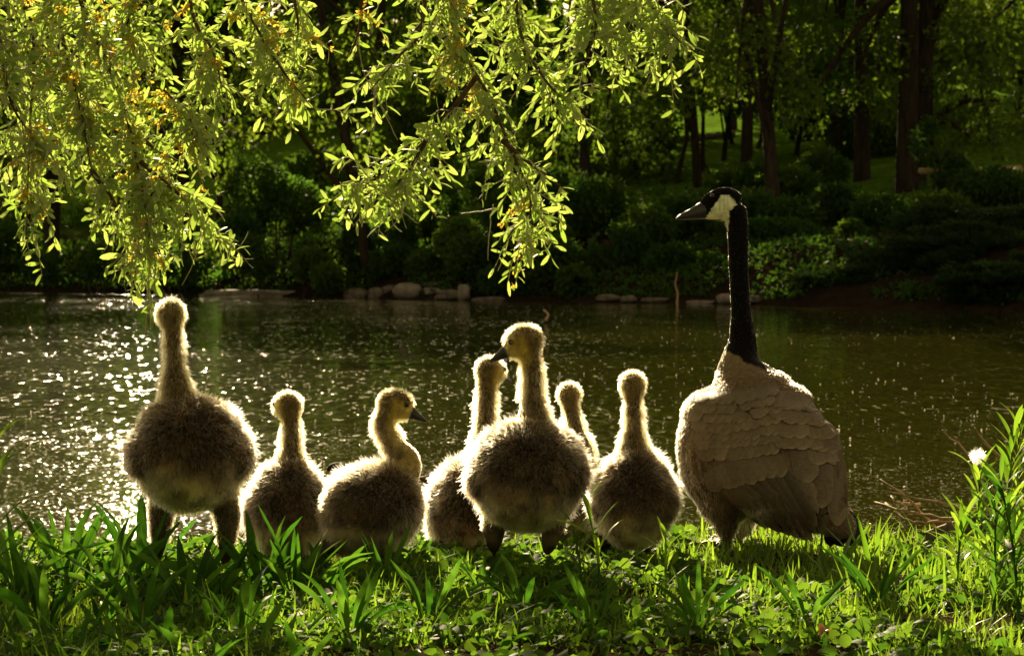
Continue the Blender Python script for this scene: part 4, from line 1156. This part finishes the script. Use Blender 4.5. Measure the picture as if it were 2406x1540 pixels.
# ------------------------------------------------------------------ adult goose
def goose():
    d0 = 6.1
    s = d0 / FPX
    parts, tubes = [], []
    def tub(pts, n=22, sides=20):
        pth = catmull([P(a_, b_, D) for (a_, b_, r_, D) in pts], n)
        rr = np.interp(np.linspace(0, 1, n), np.linspace(0, 1, len(pts)), [r_ * s for (a_, b_, r_, D) in pts])
        parts.append(tube(pth, rr, sides)); return pth, rr
    def bl(px, py, D, rx, rz, ry): parts.append(ball(P(px, py, D), (rx * s, ry * s, rz * s), None, 24, 16))
    tub([(1705, 990, 98, 6.24), (1768, 1030, 150, 6.14), (1830, 1092, 138, 6.04), (1898, 1162, 92, 5.94), (1950, 1208, 52, 5.88), (1995, 1248, 22, 5.84)])
    bl(1760, 1050, 6.15, 173, 160, 165)
    bl(1690, 1085, 6.18, 98, 118, 130)
    bl(1705, 1165, 6.16, 72, 70, 90)
    bl(1680, 985, 6.17, 82, 76, 120)
    bl(1850, 962, 6.12, 66, 62, 90)
    bl(1930, 1085, 6.02, 52, 100, 80)
    bl(1884, 1010, 6.06, 58, 66, 90)
    neck, nr_ = tub([(1764, 962, 128, 6.17), (1757, 925, 112, 6.18), (1748, 895, 80, 6.19), (1740, 866, 58, 6.2), (1740, 838, 44, 6.21), (1745, 800, 34, 6.22), (1742, 760, 28, 6.22), (1740, 720, 24, 6.22), (1735, 620, 24, 6.22), (1733, 540, 26.5, 6.22), (1724, 490, 31, 6.22)], 40)
    tub([(1716, 482, 36, 6.22), (1709, 475, 38, 6.22), (1691, 480, 40, 6.22), (1672, 486, 35, 6.22), (1657, 492, 28, 6.22), (1648, 494, 22, 6.22)], 16)
    hv = parts[-1]; hv[0][:, 1] = 6.22 + (hv[0][:, 1] - 6.22) * .74
    feet = []
    for (ax_, ay_, kx, ky, fx, D) in ((1704, 1195, 1708, 1255, 1712, 6.12), (1748, 1195, 1742, 1250, 1738, 6.24)):
        ft = P(fx, 1300, D); ft[2] = gz(ft[0], ft[1]) + .012
        pth = catmull([P(ax_, ay_ - 40, D), P(ax_, ay_, D), P(kx, ky, D), ft + [0, 0, .03]], 14)
        parts.append(tube(pth, np.interp(np.linspace(0, 1, 14), [0, .33, .66, 1], [.052, .038, .019, .010]), 14))
        for q in (-.5, 0, .5):
            dv = np.array([math.sin(-.7 + q), math.cos(-.7 + q), 0]) * .085
            parts.append(tube(catmull([ft, ft + dv * .6, ft + dv], 5), [.012, .009, .008, .006, .005], 8))
        feet.append(ft)
    V, F, NR = voxel_body(parts, .004, 24)
    def pix(p):
        q = p - CAM
        y = q[:, 1] * ca - q[:, 2] * sa; z = q[:, 1] * sa + q[:, 2] * ca
        return HALF_W + FPX * q[:, 0] / y, HALF_H - FPX * z / y
    npt = np.array(neck)
    hc = P(1700, 478, 6.22)
    sidev = np.array([0.0, 1.0, 0.0])
    def colour(p):
        n1, n2 = vnoise(p, 40, 71), vnoise(p * [1, 1, 2.2], 110, 72)
        px, py = pix(p)        # the bird's own height and length, measured in the same units as its outline
        brown = np.array([.16, .11, .07]); pale = np.array([.26, .195, .115]); black = np.array([.004, .0035, .003]); white = np.array([.90, .85, .62])
        def L3(a_, b_, t): return a_ * (1 - t[:, None]) + b_ * t[:, None]
        c = np.ones((len(p), 1)) * brown
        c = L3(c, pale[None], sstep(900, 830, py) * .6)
        c = L3(c, pale[None] * .8, sstep(1660, 1600, px))                      # breast
        c = L3(c, np.array([[.075, .05, .025]]), sstep(.45, .7, vnoise(p * [3, 3, .6], 22, 73)) * sstep(1700, 1660, px) * sstep(960, 1020, py) * .8)
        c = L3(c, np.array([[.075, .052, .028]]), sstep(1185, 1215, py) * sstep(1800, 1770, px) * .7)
        c = L3(c, np.array([[.62, .56, .34]]), sstep(1205, 1235, py - (px - 1740) * .12) * sstep(1725, 1745, px) * sstep(1960, 1900, px))    # white vent
        nb = 822 + np.clip((px - 1715) * .62, 0, 48) + 26 * (n1 - .5) + 12 * (n2 - .5)
        c = L3(c, black[None], sstep(3, -3, py - nb))
        # pale cheek patch on both sides
        poly = np.array([(1695, 457), (1709, 457), (1733, 480), (1716, 493), (1712, 515), (1709, 541), (1697, 533), (1657, 514), (1679, 481)], float)
        qx, qy = px + 5 * (n1 - .5), py + 5 * (n2 - .5)
        inside = np.zeros(len(p), bool)
        for i_ in range(len(poly)):
            (xa, ya), (xb, yb) = poly[i_ - 1], poly[i_]
            cr = ((ya > qy) != (yb > qy))
            inside ^= cr & (qx < (xb - xa) * (qy - ya) / (yb - ya if yb != ya else 1e-9) + xa)
        inside &= np.abs((p - hc) @ sidev) > .006
        c = np.where(inside[:, None], white[None], c)
        return np.clip(c * (.8 + .4 * n2)[:, None], 0, .9)
    origin = np.mean(feet, 0); origin[2] = gz(origin[0], origin[1])
    t = thing('goose', origin, 'tall adult goose with black neck and pale cheek patch, standing at the right', 'goose')
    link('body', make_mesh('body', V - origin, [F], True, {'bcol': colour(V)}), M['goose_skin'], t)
    def attrs(p, nr):
        px, py = pix(p)
        L = np.where(py < 870, .0022, .006)
        L = np.where((py < 870) & (rng.random(len(p)) < .75), 0, L)
        L = np.where((px > 1690) & (py > 930) & (py < 1190) , .0, L)
        L = np.where(py > 1262, .0, L)
        L = np.where((py > 1190) & (px < 1800), .010, L)
        cm = np.array([.25, -.25, -.93])[None] * np.ones((len(p), 1)); cm = cm - nr * (cm * nr).sum(1, keepdims=True)
        return L, colour(p), cm, np.full(len(p), .35)
    fur('down', t, V, F, NR, 26000, attrs, origin, 'goose_down', clump=0, rad0=.00035)
    fh, rh, uh = frame_of(R(-86), R(-20))
    b0 = P(1651, 493, 6.22)
    link('bill', bill_mesh(b0, P(1588, 497, 6.20), 22 * s, np.array([0.0, 0, 1]), origin, .0, .92), M['bill'], t)
    for yy in (6.196, 6.244):
        Ve, Qe, Te = ball(P(1674, 461, yy), (.0058,) * 3, None, 12, 8)
        link('eye', make_mesh('eye', Ve - origin, [Qe, Te], True), M['eye'], t)
    # feathers, laid on the skin in overlapping rows from the tail forwards
    tri = np.concatenate([F[:, [0, 1, 2]], F[:, [0, 2, 3]]])
    bvh = BVHTree.FromPolygons([tuple(v) for v in V], [tuple(int(q) for q in f_) for f_ in F])
    def G(x, y): return 1556.6 + x * .3241, 822.4 + y * .3241
    uu = np.array([-1, -.8, 0, .8, 1.0]); vv = np.array([0, .3, .6, .8, .93, 1.0])
    wv = np.array([.75, .95, 1.0, .96, .80, .46])
    def feather(bx, by, tx, ty, w_, lift, col, edge=1.0, ext=False, push=0.0, lat=.22, shade=0.0):
        pb, pt = np.array(G(bx, by)), np.array(G(tx, ty))
        ax = pt - pb; pe = np.array([-ax[1], ax[0]]) / np.linalg.norm(ax)
        hw = w_ * .3241 * .5
        pts = np.zeros((6, 5, 3)); last = None
        for i_ in range(6):
            for j_ in range(5):
                vt = vv[i_] - .06 * uu[j_] ** 2 * (vv[i_] > .5)
                q = pb + ax * vt + pe * uu[j_] * hw * wv[i_]
                dr = unit(P(q[0], q[1], 6.0) - CAM)
                hit, hn, _, hd = bvh.ray_cast(Vector(CAM), Vector(dr))
                if hit is not None and hd < 6.5:
                    hdist = hd; hnv = np.array(hn)
                else: hdist, hnv = None, None
                pts[i_, j_] = (np.nan, np.nan, np.nan) if hdist is None else CAM + dr * (hdist - (.0012 + lift * .22 * (.3 + .7 * vv[i_]) * (1 if vv[i_] < .97 else .7) + .0012 * vv[i_] + .0008 * (1 - uu[j_] ** 2)))
        # parts of a feather that stand out beyond the skin carry on from where it leaves it
        okm = ~np.isnan(pts[..., 0])
        if okm.sum() < 6: return
        if not ext and not okm.all():       # wrapped round the flank: end where the skin ends
            if okm.sum() < 18: return
            gi, gj = np.where(okm)
            for i_ in range(6):
                for j_ in range(5):
                    if not okm[i_, j_]:
                        b_ = np.argmin((gi - i_) ** 2 * 1.5 + (gj - j_) ** 2)
                        pts[i_, j_] = pts[gi[b_], gj[b_]] + np.array([0, .001, 0])
            okm[:] = True
        dd = np.where(okm, pts[..., 1], np.nan)
        iy, jy = np.where(okm)
        A = np.stack([np.ones(len(iy)), vv[iy], uu[jy]], 1)
        co, *_ = np.linalg.lstsq(A, dd[okm], rcond=None)
        for i_ in range(6):
            for j_ in range(5):
                if not okm[i_, j_]:
                    vt = vv[i_] - .06 * uu[j_] ** 2 * (vv[i_] > .5)
                    q = pb + ax * vt + pe * uu[j_] * hw * wv[i_]
                    pts[i_, j_] = P(q[0], q[1], float(np.nanmin(dd)) * .0 + float(co @ [1, vv[i_], uu[j_]]))
        pts[..., 1] += push * vv[:, None]
        Vf = pts.reshape(-1, 3)
        i_, j_ = np.meshgrid(np.arange(5), np.arange(4), indexing='ij')
        Qf = np.stack([i_ * 5 + j_, i_ * 5 + j_ + 1, (i_ + 1) * 5 + j_ + 1, (i_ + 1) * 5 + j_], -1).reshape(-1, 4)
        ed = np.maximum((np.abs(uu) > .9)[None, :] * (vv > .25)[:, None] * lat, np.interp(vv, [.8, .93, 1], [0, .55, 1])[:, None] * np.ones(5)) * edge
        cc = np.asarray(col) * (.85 + .3 * rng.random())
        me = make_mesh('feather', Vf - origin, [Qf], True, {'edge': ed.ravel(), 'fcol': (np.array([.86, .88, .96, 1.04, 1.06, 1.06])[:, None, None] * (1 - shade * np.array([0, .1, .45, .8, 1.0]))[None, :, None] * cc[None, None]).reshape(-1, 3)})  # shade darkens one half of the vane, a shading cue put into colour
        link('feather', me, M['feather'], t)
    BR, DK, MD = (.185, .135, .092), (.105, .077, .054), (.190, .138, .094)
    # tail: black
    for (x0, x1) in ((1180, 1330), (1260, 1420), (1330, 1500), (1230, 1240), (1400, 1540)):
        feather(x0, 1180, x1, 1440, 110, .004, (.012, .010, .010), 0, True, .05)
    # primaries and secondaries of the near wing
    fan = [((470, 990), (770, 1290)), ((520, 985), (860, 1320)), ((585, 970), (930, 1345)), ((650, 955), (990, 1365)), ((715, 940), (1040, 1380)), ((780, 925), (1090, 1385)), ((845, 915), (1110, 1330)), ((890, 880), (1120, 1280))]
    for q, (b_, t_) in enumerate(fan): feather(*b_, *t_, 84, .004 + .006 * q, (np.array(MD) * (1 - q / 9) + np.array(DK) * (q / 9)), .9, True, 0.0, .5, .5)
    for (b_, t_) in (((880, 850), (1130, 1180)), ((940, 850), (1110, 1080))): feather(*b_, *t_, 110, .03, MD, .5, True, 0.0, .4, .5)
    # rows of coverts: (polyline of feather tips), count, length vector, width
    def row(line, n_, vec, w_, lift, col, edge=1.0):
        line = np.asarray(line, float)
        seg = np.concatenate([[0], np.cumsum(np.linalg.norm(np.diff(line, axis=0), axis=1))])
        for q in range(n_):
            f_ = (q + .5 + .25 * rng.normal()) / n_ * seg[-1]
            tx, ty = np.interp(f_, seg, line[:, 0]), np.interp(f_, seg, line[:, 1])
            v_ = np.array(vec) * (1 + .12 * rng.normal()); a_ = rng.normal() * .06
            v_ = np.array([v_[0] * math.cos(a_) - v_[1] * math.sin(a_), v_[0] * math.sin(a_) + v_[1] * math.cos(a_)])
            feather(tx - v_[0], ty - v_[1], tx + rng.normal() * 4, ty + rng.normal() * 4, w_ * (1.2 + .25 * rng.random()), lift + .0004 * q, col, edge)
    row([(385, 1030), (640, 965), (900, 912)], 8, (105, 215), 98, .012, BR)
    row([(330, 800), (600, 790), (880, 740)], 8, (75, 150), 95, .016, BR)
    row([(300, 715), (580, 700), (870, 660)], 8, (60, 125), 92, .019, BR)
    row([(285, 645), (480, 650), (700, 640), (870, 600)], 8, (50, 115), 92, .022, BR)
    row([(270, 585), (470, 600), (680, 570), (860, 520)], 9, (45, 105), 84, .025, BR)
    row([(255, 520), (450, 530), (650, 500), (850, 450)], 9, (40, 100), 80, .028, np.array(BR) * .95)
    row([(270, 450), (450, 460), (640, 430), (830, 390)], 9, (38, 95), 78, .030, np.array(BR) * .95, .8)
    row([(300, 385), (480, 395), (660, 365), (830, 330)], 9, (32, 85), 72, .031, np.array(BR) * .9, .7)
    # tertials and scapulars over the back, the far wing on the right
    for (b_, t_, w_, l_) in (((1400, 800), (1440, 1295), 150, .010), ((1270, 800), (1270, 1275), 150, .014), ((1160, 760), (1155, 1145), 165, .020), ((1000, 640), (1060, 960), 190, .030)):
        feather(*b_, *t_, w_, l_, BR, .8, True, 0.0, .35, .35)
    row([(1120, 830), (1260, 820), (1370, 880)], 4, (10, 190), 120, .024, BR)
    row([(1090, 720), (1200, 740), (1330, 760)], 4, (20, 170), 115, .028, BR)
    row([(880, 690), (960, 720), (1050, 720)], 3, (40, 200), 130, .036, BR)
    row([(900, 640), (1020, 640), (1150, 640), (1270, 650)], 5, (25, 160), 115, .036, BR)
    row([(850, 500), (960, 540), (1080, 540), (1220, 560)], 5, (10, 150), 110, .038, BR)
    row([(830, 420), (950, 440), (1080, 450), (1180, 470)], 5, (0, 130), 100, .038, np.array(BR) * .95, .7)
    return t
goose()

# ------------------------------------------------------------------ the duck on the water behind the goslings
def duck():
    D = 7.5; s = D / FPX
    parts = []
    c = P(905, 1175, D)
    parts.append(tube(catmull([P(790, 1170, D), P(830, 1165, D), P(905, 1165, D), P(975, 1148, D), P(1010, 1118, D)], 14), np.array([30, 52, 66, 72, 74, 74, 72, 68, 62, 52, 40, 30, 18, 7]) * s * .8, 16))
    parts.append(tube(catmull([P(815, 1150, D), P(800, 1125, D), P(796, 1108, D)], 8), np.linspace(34, 20, 8) * s, 12))
    parts.append(ball(P(792, 1104, D), (26 * s, 20 * s, 20 * s), None, 16, 12))
    V, F, NR = voxel_body(parts, .005, 10)
    origin = np.array([c[0], c[1], WATER_Z])
    n1 = vnoise(V, 60, 81)
    hd = np.linalg.norm(V - P(792, 1104, D), axis=1)
    top = V[:, 2] > P(792, 1106, D)[2]
    col = np.array([.10, .07, .045]) * (.6 + .8 * n1)[:, None]
    col = np.where((hd < .034)[:, None], np.where(top[:, None], np.array([.02, .018, .015]), np.array([.34, .30, .08])), col)
    t = thing('duck', origin, 'dark capped duck swimming behind the gosling that looks right, mostly hidden', 'duck')
    link('body', make_mesh('body', V - origin, [F], True, {'bcol': col}), M['bird'], t)
    link('bill', bill_mesh(P(774, 1108, D), P(752, 1118, D), 9 * s, np.array([0, 0, 1.0]), origin), plain_mat('duck_bill', (.35, .30, .06), .5), t)
    for q in range(5):
        Vf, Qf, k = blades([P(985 + q * 4, 1135 - q * 3, D) - origin], .1 + .1 * q, .7 + .12 * q, .05, .012, -.3, 5, .2, 'lance')
        link('feather', make_mesh('feather', Vf, [Qf], True, {'edge': np.zeros(len(Vf)), 'fcol': np.tile((.13, .09, .06), (len(Vf), 1))}), M['feather'], t)
duck()

# white down caught on the dry twig
o_ = P(2297, 1072, 6.2)
Vd, Qd, Td = ball(o_, (.007, .006, .007), None, 16, 12)
Fd = Qd
dn = thing('down_feather', o_, 'white fluffy bit of down caught on the dry twig at the right', 'feather')
fur('tuft', dn, Vd, Fd, unit(Vd - o_), 420, lambda p, nr: (np.full(len(p), .012), np.full((len(p), 3), .85), unit(rng.normal(size=p.shape)), np.full(len(p), .7)), o_, 'white_down', clump=20, tuft=.5, rad0=.0003)

# ------------------------------------------------------------------ the oleaster hanging in from above
def oleaster():
    D0 = 6.9
    org = np.array([-2.9, 7.4, gz(-2.9, 6.0)])
    org = np.array([-3.6, 5.6, gz(-3.6, 5.6)])
    t = thing('oleaster_tree', org, 'silvery green oleaster tree hanging in from above with yellow blossom', 'tree')
    a = Acc()
    crown_top = np.array([-1.6, 6.2, 3.2])
    a.add(*tube(catmull([org - [0, 0, .2], org + [.25, .1, 1.2], org + [.9, .3, 2.3], crown_top], 16), np.linspace(.16, .07, 16), 10))
    a.add(*tube(catmull([org + [.9, .3, 2.3], [-1.0, 6.6, 2.6], [.2, 6.9, 2.3], [1.2, 7.0, 1.9]], 16), np.linspace(.07, .02, 16), 8))
    link('trunk', a.mesh('trunk', org, True), M['bark'], t)
    # boughs: pixel paths with distance; leafy from the given fraction
    BO = [
     ([(170, -300), (180, -40), (235, 110), (285, 230), (322, 380), (345, 520), (352, 640)], 6.75, 1.3),
     ([(90, -300), (125, -40), (150, 100), (185, 240), (215, 400)], 6.9, 1.2),
     ([(20, -300), (60, -30), (80, 120), (70, 300), (62, 540)], 7.1, .95),
     ([(-60, -250), (0, 100), (30, 250), (110, 360)], 6.5, 1.0),
     ([(380, -300), (330, -40), (300, 60), (340, 160), (440, 270), (470, 330)], 6.6, 1.15),
     ([(430, -250), (450, 20), (500, 120), (520, 200)], 7.0, 1.1),
     ([(540, -300), (560, -40), (600, 60), (660, 160), (740, 260)], 7.0, .85),
     ([(700, -300), (690, -40), (700, 60), (690, 150)], 7.2, .6),
     ([(860, -300), (850, -40), (845, 60), (822, 130)], 6.8, .35),
     ([(1010, -300), (1050, -40), (1070, 80), (1110, 160), (1150, 230), (1200, 350), (1245, 460), (1235, 560)], 6.7, 1.15),
     ([(1020, -200), (990, 60), (940, 130), (880, 200)], 7.0, .7),
     ([(1120, 180), (1060, 260), (1000, 330), (900, 410), (800, 432)], 6.75, .95),
     ([(1000, 330), (960, 400), (890, 470)], 6.8, .8),
     ([(1200, -250), (1210, -20), (1230, 100), (1290, 200), (1340, 240)], 7.0, 1.1),
     ([(1400, -300), (1390, -40), (1400, 60), (1370, 160)], 7.1, 1.1),
     ([(1480, -300), (1510, -60), (1550, 50), (1600, 100)], 6.9, 1.1),
     ([(1350, -250), (1420, -60), (1500, 40), (1530, 140)], 7.2, 1.0),
     ([(250, -200), (230, 60), (180, 180), (120, 300), (60, 440)], 7.3, 1.0),
     ([(330, 380), (400, 440), (470, 500), (480, 560)], 6.75, .9),
     ([(300, 300), (380, 360), (420, 380)], 6.9, .9),
     ([(1180, 330), (1240, 380), (1320, 440)], 6.7, .55),
     ([(215, 400), (270, 480), (300, 570), (318, 610)], 6.8, .75),
    ]
    allL = []
    twigs = Acc()
    flowers = []
    for (pp, D, dens) in BO:
        w_ = [P(x_, y_, D + .10 * math.sin(i_ * 1.3 + D * 9)) for i_, (x_, y_) in enumerate(pp)]
        n = 10 * len(pp)
        path = catmull(w_, n)
        s = D / FPX
        b = Acc(); b.add(*tube(path, np.linspace(.0068, .0016, n), 6))
        link('bough', b.mesh('bough', org, True), M['twig'], t)
        seglen = np.linalg.norm(np.diff(path, axis=0), axis=1); cum = np.concatenate([[0], np.cumsum(seglen)])
        L = cum[-1]
        nt_ = int(L / (24 * s) * 2.1 * dens)
        for q in range(nt_):
            f_ = rng.random() * L
            if f_ < .08 * L: continue
            r0 = np.array([np.interp(f_, cum, path[:, c]) for c in range(3)])
            tl = (34 + 100 * rng.random() ** 1.3) * s
            d = unit(np.array([rng.normal() * 1.0, rng.normal() * .7, -.5 + .6 * rng.normal()]))
            sag = np.array([0, 0, -.35 * tl])
            m_ = r0 + d * tl * .5 + rng.normal(size=3) * .006
            e = r0 + d * tl + sag
            tp = catmull([r0, m_, e], 6)
            V, Q, Tt = tube(tp, np.linspace(.0017, .0009, 6), 4); twigs.add(V, Q, Tt)
            nl = int(5 + tl / s / 11)
            for z in range(nl):
                g = (z + .6) / nl
                bpos = np.array([np.interp(g, np.linspace(0, 1, 6), tp[:, c]) for c in range(3)])
                ax = unit(e - r0)
                ld = unit(ax * .55 + rng.normal(size=3) * .75 + [0, 0, -.25])
                allL.append((bpos, ld, (21 + 25 * rng.random()) * s * (.7 + .4 * (1 - abs(g - .5)))))
            if rng.random() < .2: flowers.append((tp, s))
        # bare twigs hanging below some boughs
        if rng.random() < .6:
            e0 = path[int(n * .75)]
            e1 = e0 + np.array([rng.normal() * .04, rng.normal() * .03, -.10 - .10 * rng.random()])
            V, Q, Tt = tube(catmull([e0, (e0 + e1) / 2 + rng.normal(size=3) * .01, e1], 7), np.linspace(.0016, .0009, 7), 5); twigs.add(V, Q, Tt)
    for pl in ([(905, 440), (950, 500), (980, 525)], [(960, 450), (940, 510), (905, 545)], [(1160, 480), (1150, 540), (1146, 612)], [(1195, 560), (1180, 610), (1170, 636)], [(1165, 490), (1120, 498), (1085, 503)],
               [(870, 190), (900, 260), (935, 330)], [(880, 200), (880, 280), (868, 350)], [(352, 690), (345, 720), (340, 785)], [(345, 660), (350, 720), (355, 770)]):
        pt = catmull([P(a_, b_, 6.75) for a_, b_ in pl], 9) + rng.normal(size=(9, 3)) * .0008
        V, Q, Tt = tube(pt, np.linspace(.0019, .0012, 9), 5); twigs.add(V, Q, Tt)
    link('twigs', twigs.mesh('twigs', org), M['silver_twig'], t, kind='stuff')
    bp = np.array([q[0] for q in allL]); ld = np.array([q[1] for q in allL]); ll = np.array([q[2] for q in allL])
    n = len(bp)
    nr = unit(rng.normal(size=(n, 3)) + [0, -.5, .5])
    wd = ll * (.19 + .15 * rng.random(n))
    tint = np.clip(rng.random(n), 0, 1)
    inview = (bp[:, 2] < 1.36) & (np.abs(bp[:, 0]) < 1.35)
    face = np.abs(nr @ np.array([0, 1.0, 0])) * ll * wd * inview
    order = np.argsort(-face)
    big, rest = order[:290], order[290:]
    V, Q, Tt, k = leaves6(bp[big], ld[big], nr[big], ll[big] * 1.12, wd[big] * 1.08, .22, .16)
    for q in range(len(big)):
        Vq = V[q * 8:q * 8 + 8] - bp[big[q]]
        me = make_mesh('leaf', Vq, [np.array([[1, 2, 4, 3], [3, 4, 6, 5]]), np.array([[0, 2, 1], [5, 6, 7]])], True, {'tint': np.full(8, tint[big[q]])})
        o = link('leaf', me, M['oleaster'], t); o.location = bp[big[q]] - org
    V, Q, Tt, k = leaves6(bp[rest], ld[rest], nr[rest], ll[rest], wd[rest], .22, .16)
    link('foliage', make_mesh('foliage', V - org, [Q, Tt], True, {'tint': tint[rest][k]}), M['oleaster'], t, kind='stuff')
    # unseen crown leaves added above and beside the frame to block sky light
    nc = 7000
    cp = np.stack([-3.4 + 5.6 * rng.random(nc), 1.2 + 5.6 * rng.random(nc), 1.85 + 1.7 * rng.random(nc)], 1)
    cp = cp[(vnoise(cp, 1.1, 91) > .40) & (cp[:, 2] > 1.05 + .14 * cp[:, 1])]
    V, Q, Tt, k = leaves6(cp, unit(rng.normal(size=cp.shape) + [0, 0, -.6]), unit(rng.normal(size=cp.shape) + [0, 0, .8]), .085, .034, .2, .15)
    link('foliage', make_mesh('foliage', V - org, [Q, Tt], True, {'tint': rng.random(len(cp))[k]}), M['oleaster'], t, kind='stuff')
    # blossom: four-lobed yellow tubes in clusters
    for (tp, s) in flowers[:120]:
        nf = 14
        g = rng.random(nf)
        c = np.stack([np.interp(g, np.linspace(0, 1, 6), tp[:, q]) for q in range(3)], 1) + rng.normal(size=(nf, 3)) * .006
        bs = np.repeat(c, 4, 0); dd = unit(rng.normal(size=(nf * 4, 3)) + [0, 0, -.4])
        V, Q, Tt, k = leaves6(bs, dd, unit(rng.normal(size=(nf * 4, 3))), .0105, .0055, .2, .2)
        link('blossom', make_mesh('blossom', V - org, [Q, Tt], False, {'tint': rng.random(nf * 4)[k]}), M['flower'], t)
    print('oleaster leaves', n, 'weed leaves', NLEAF[0])
oleaster()
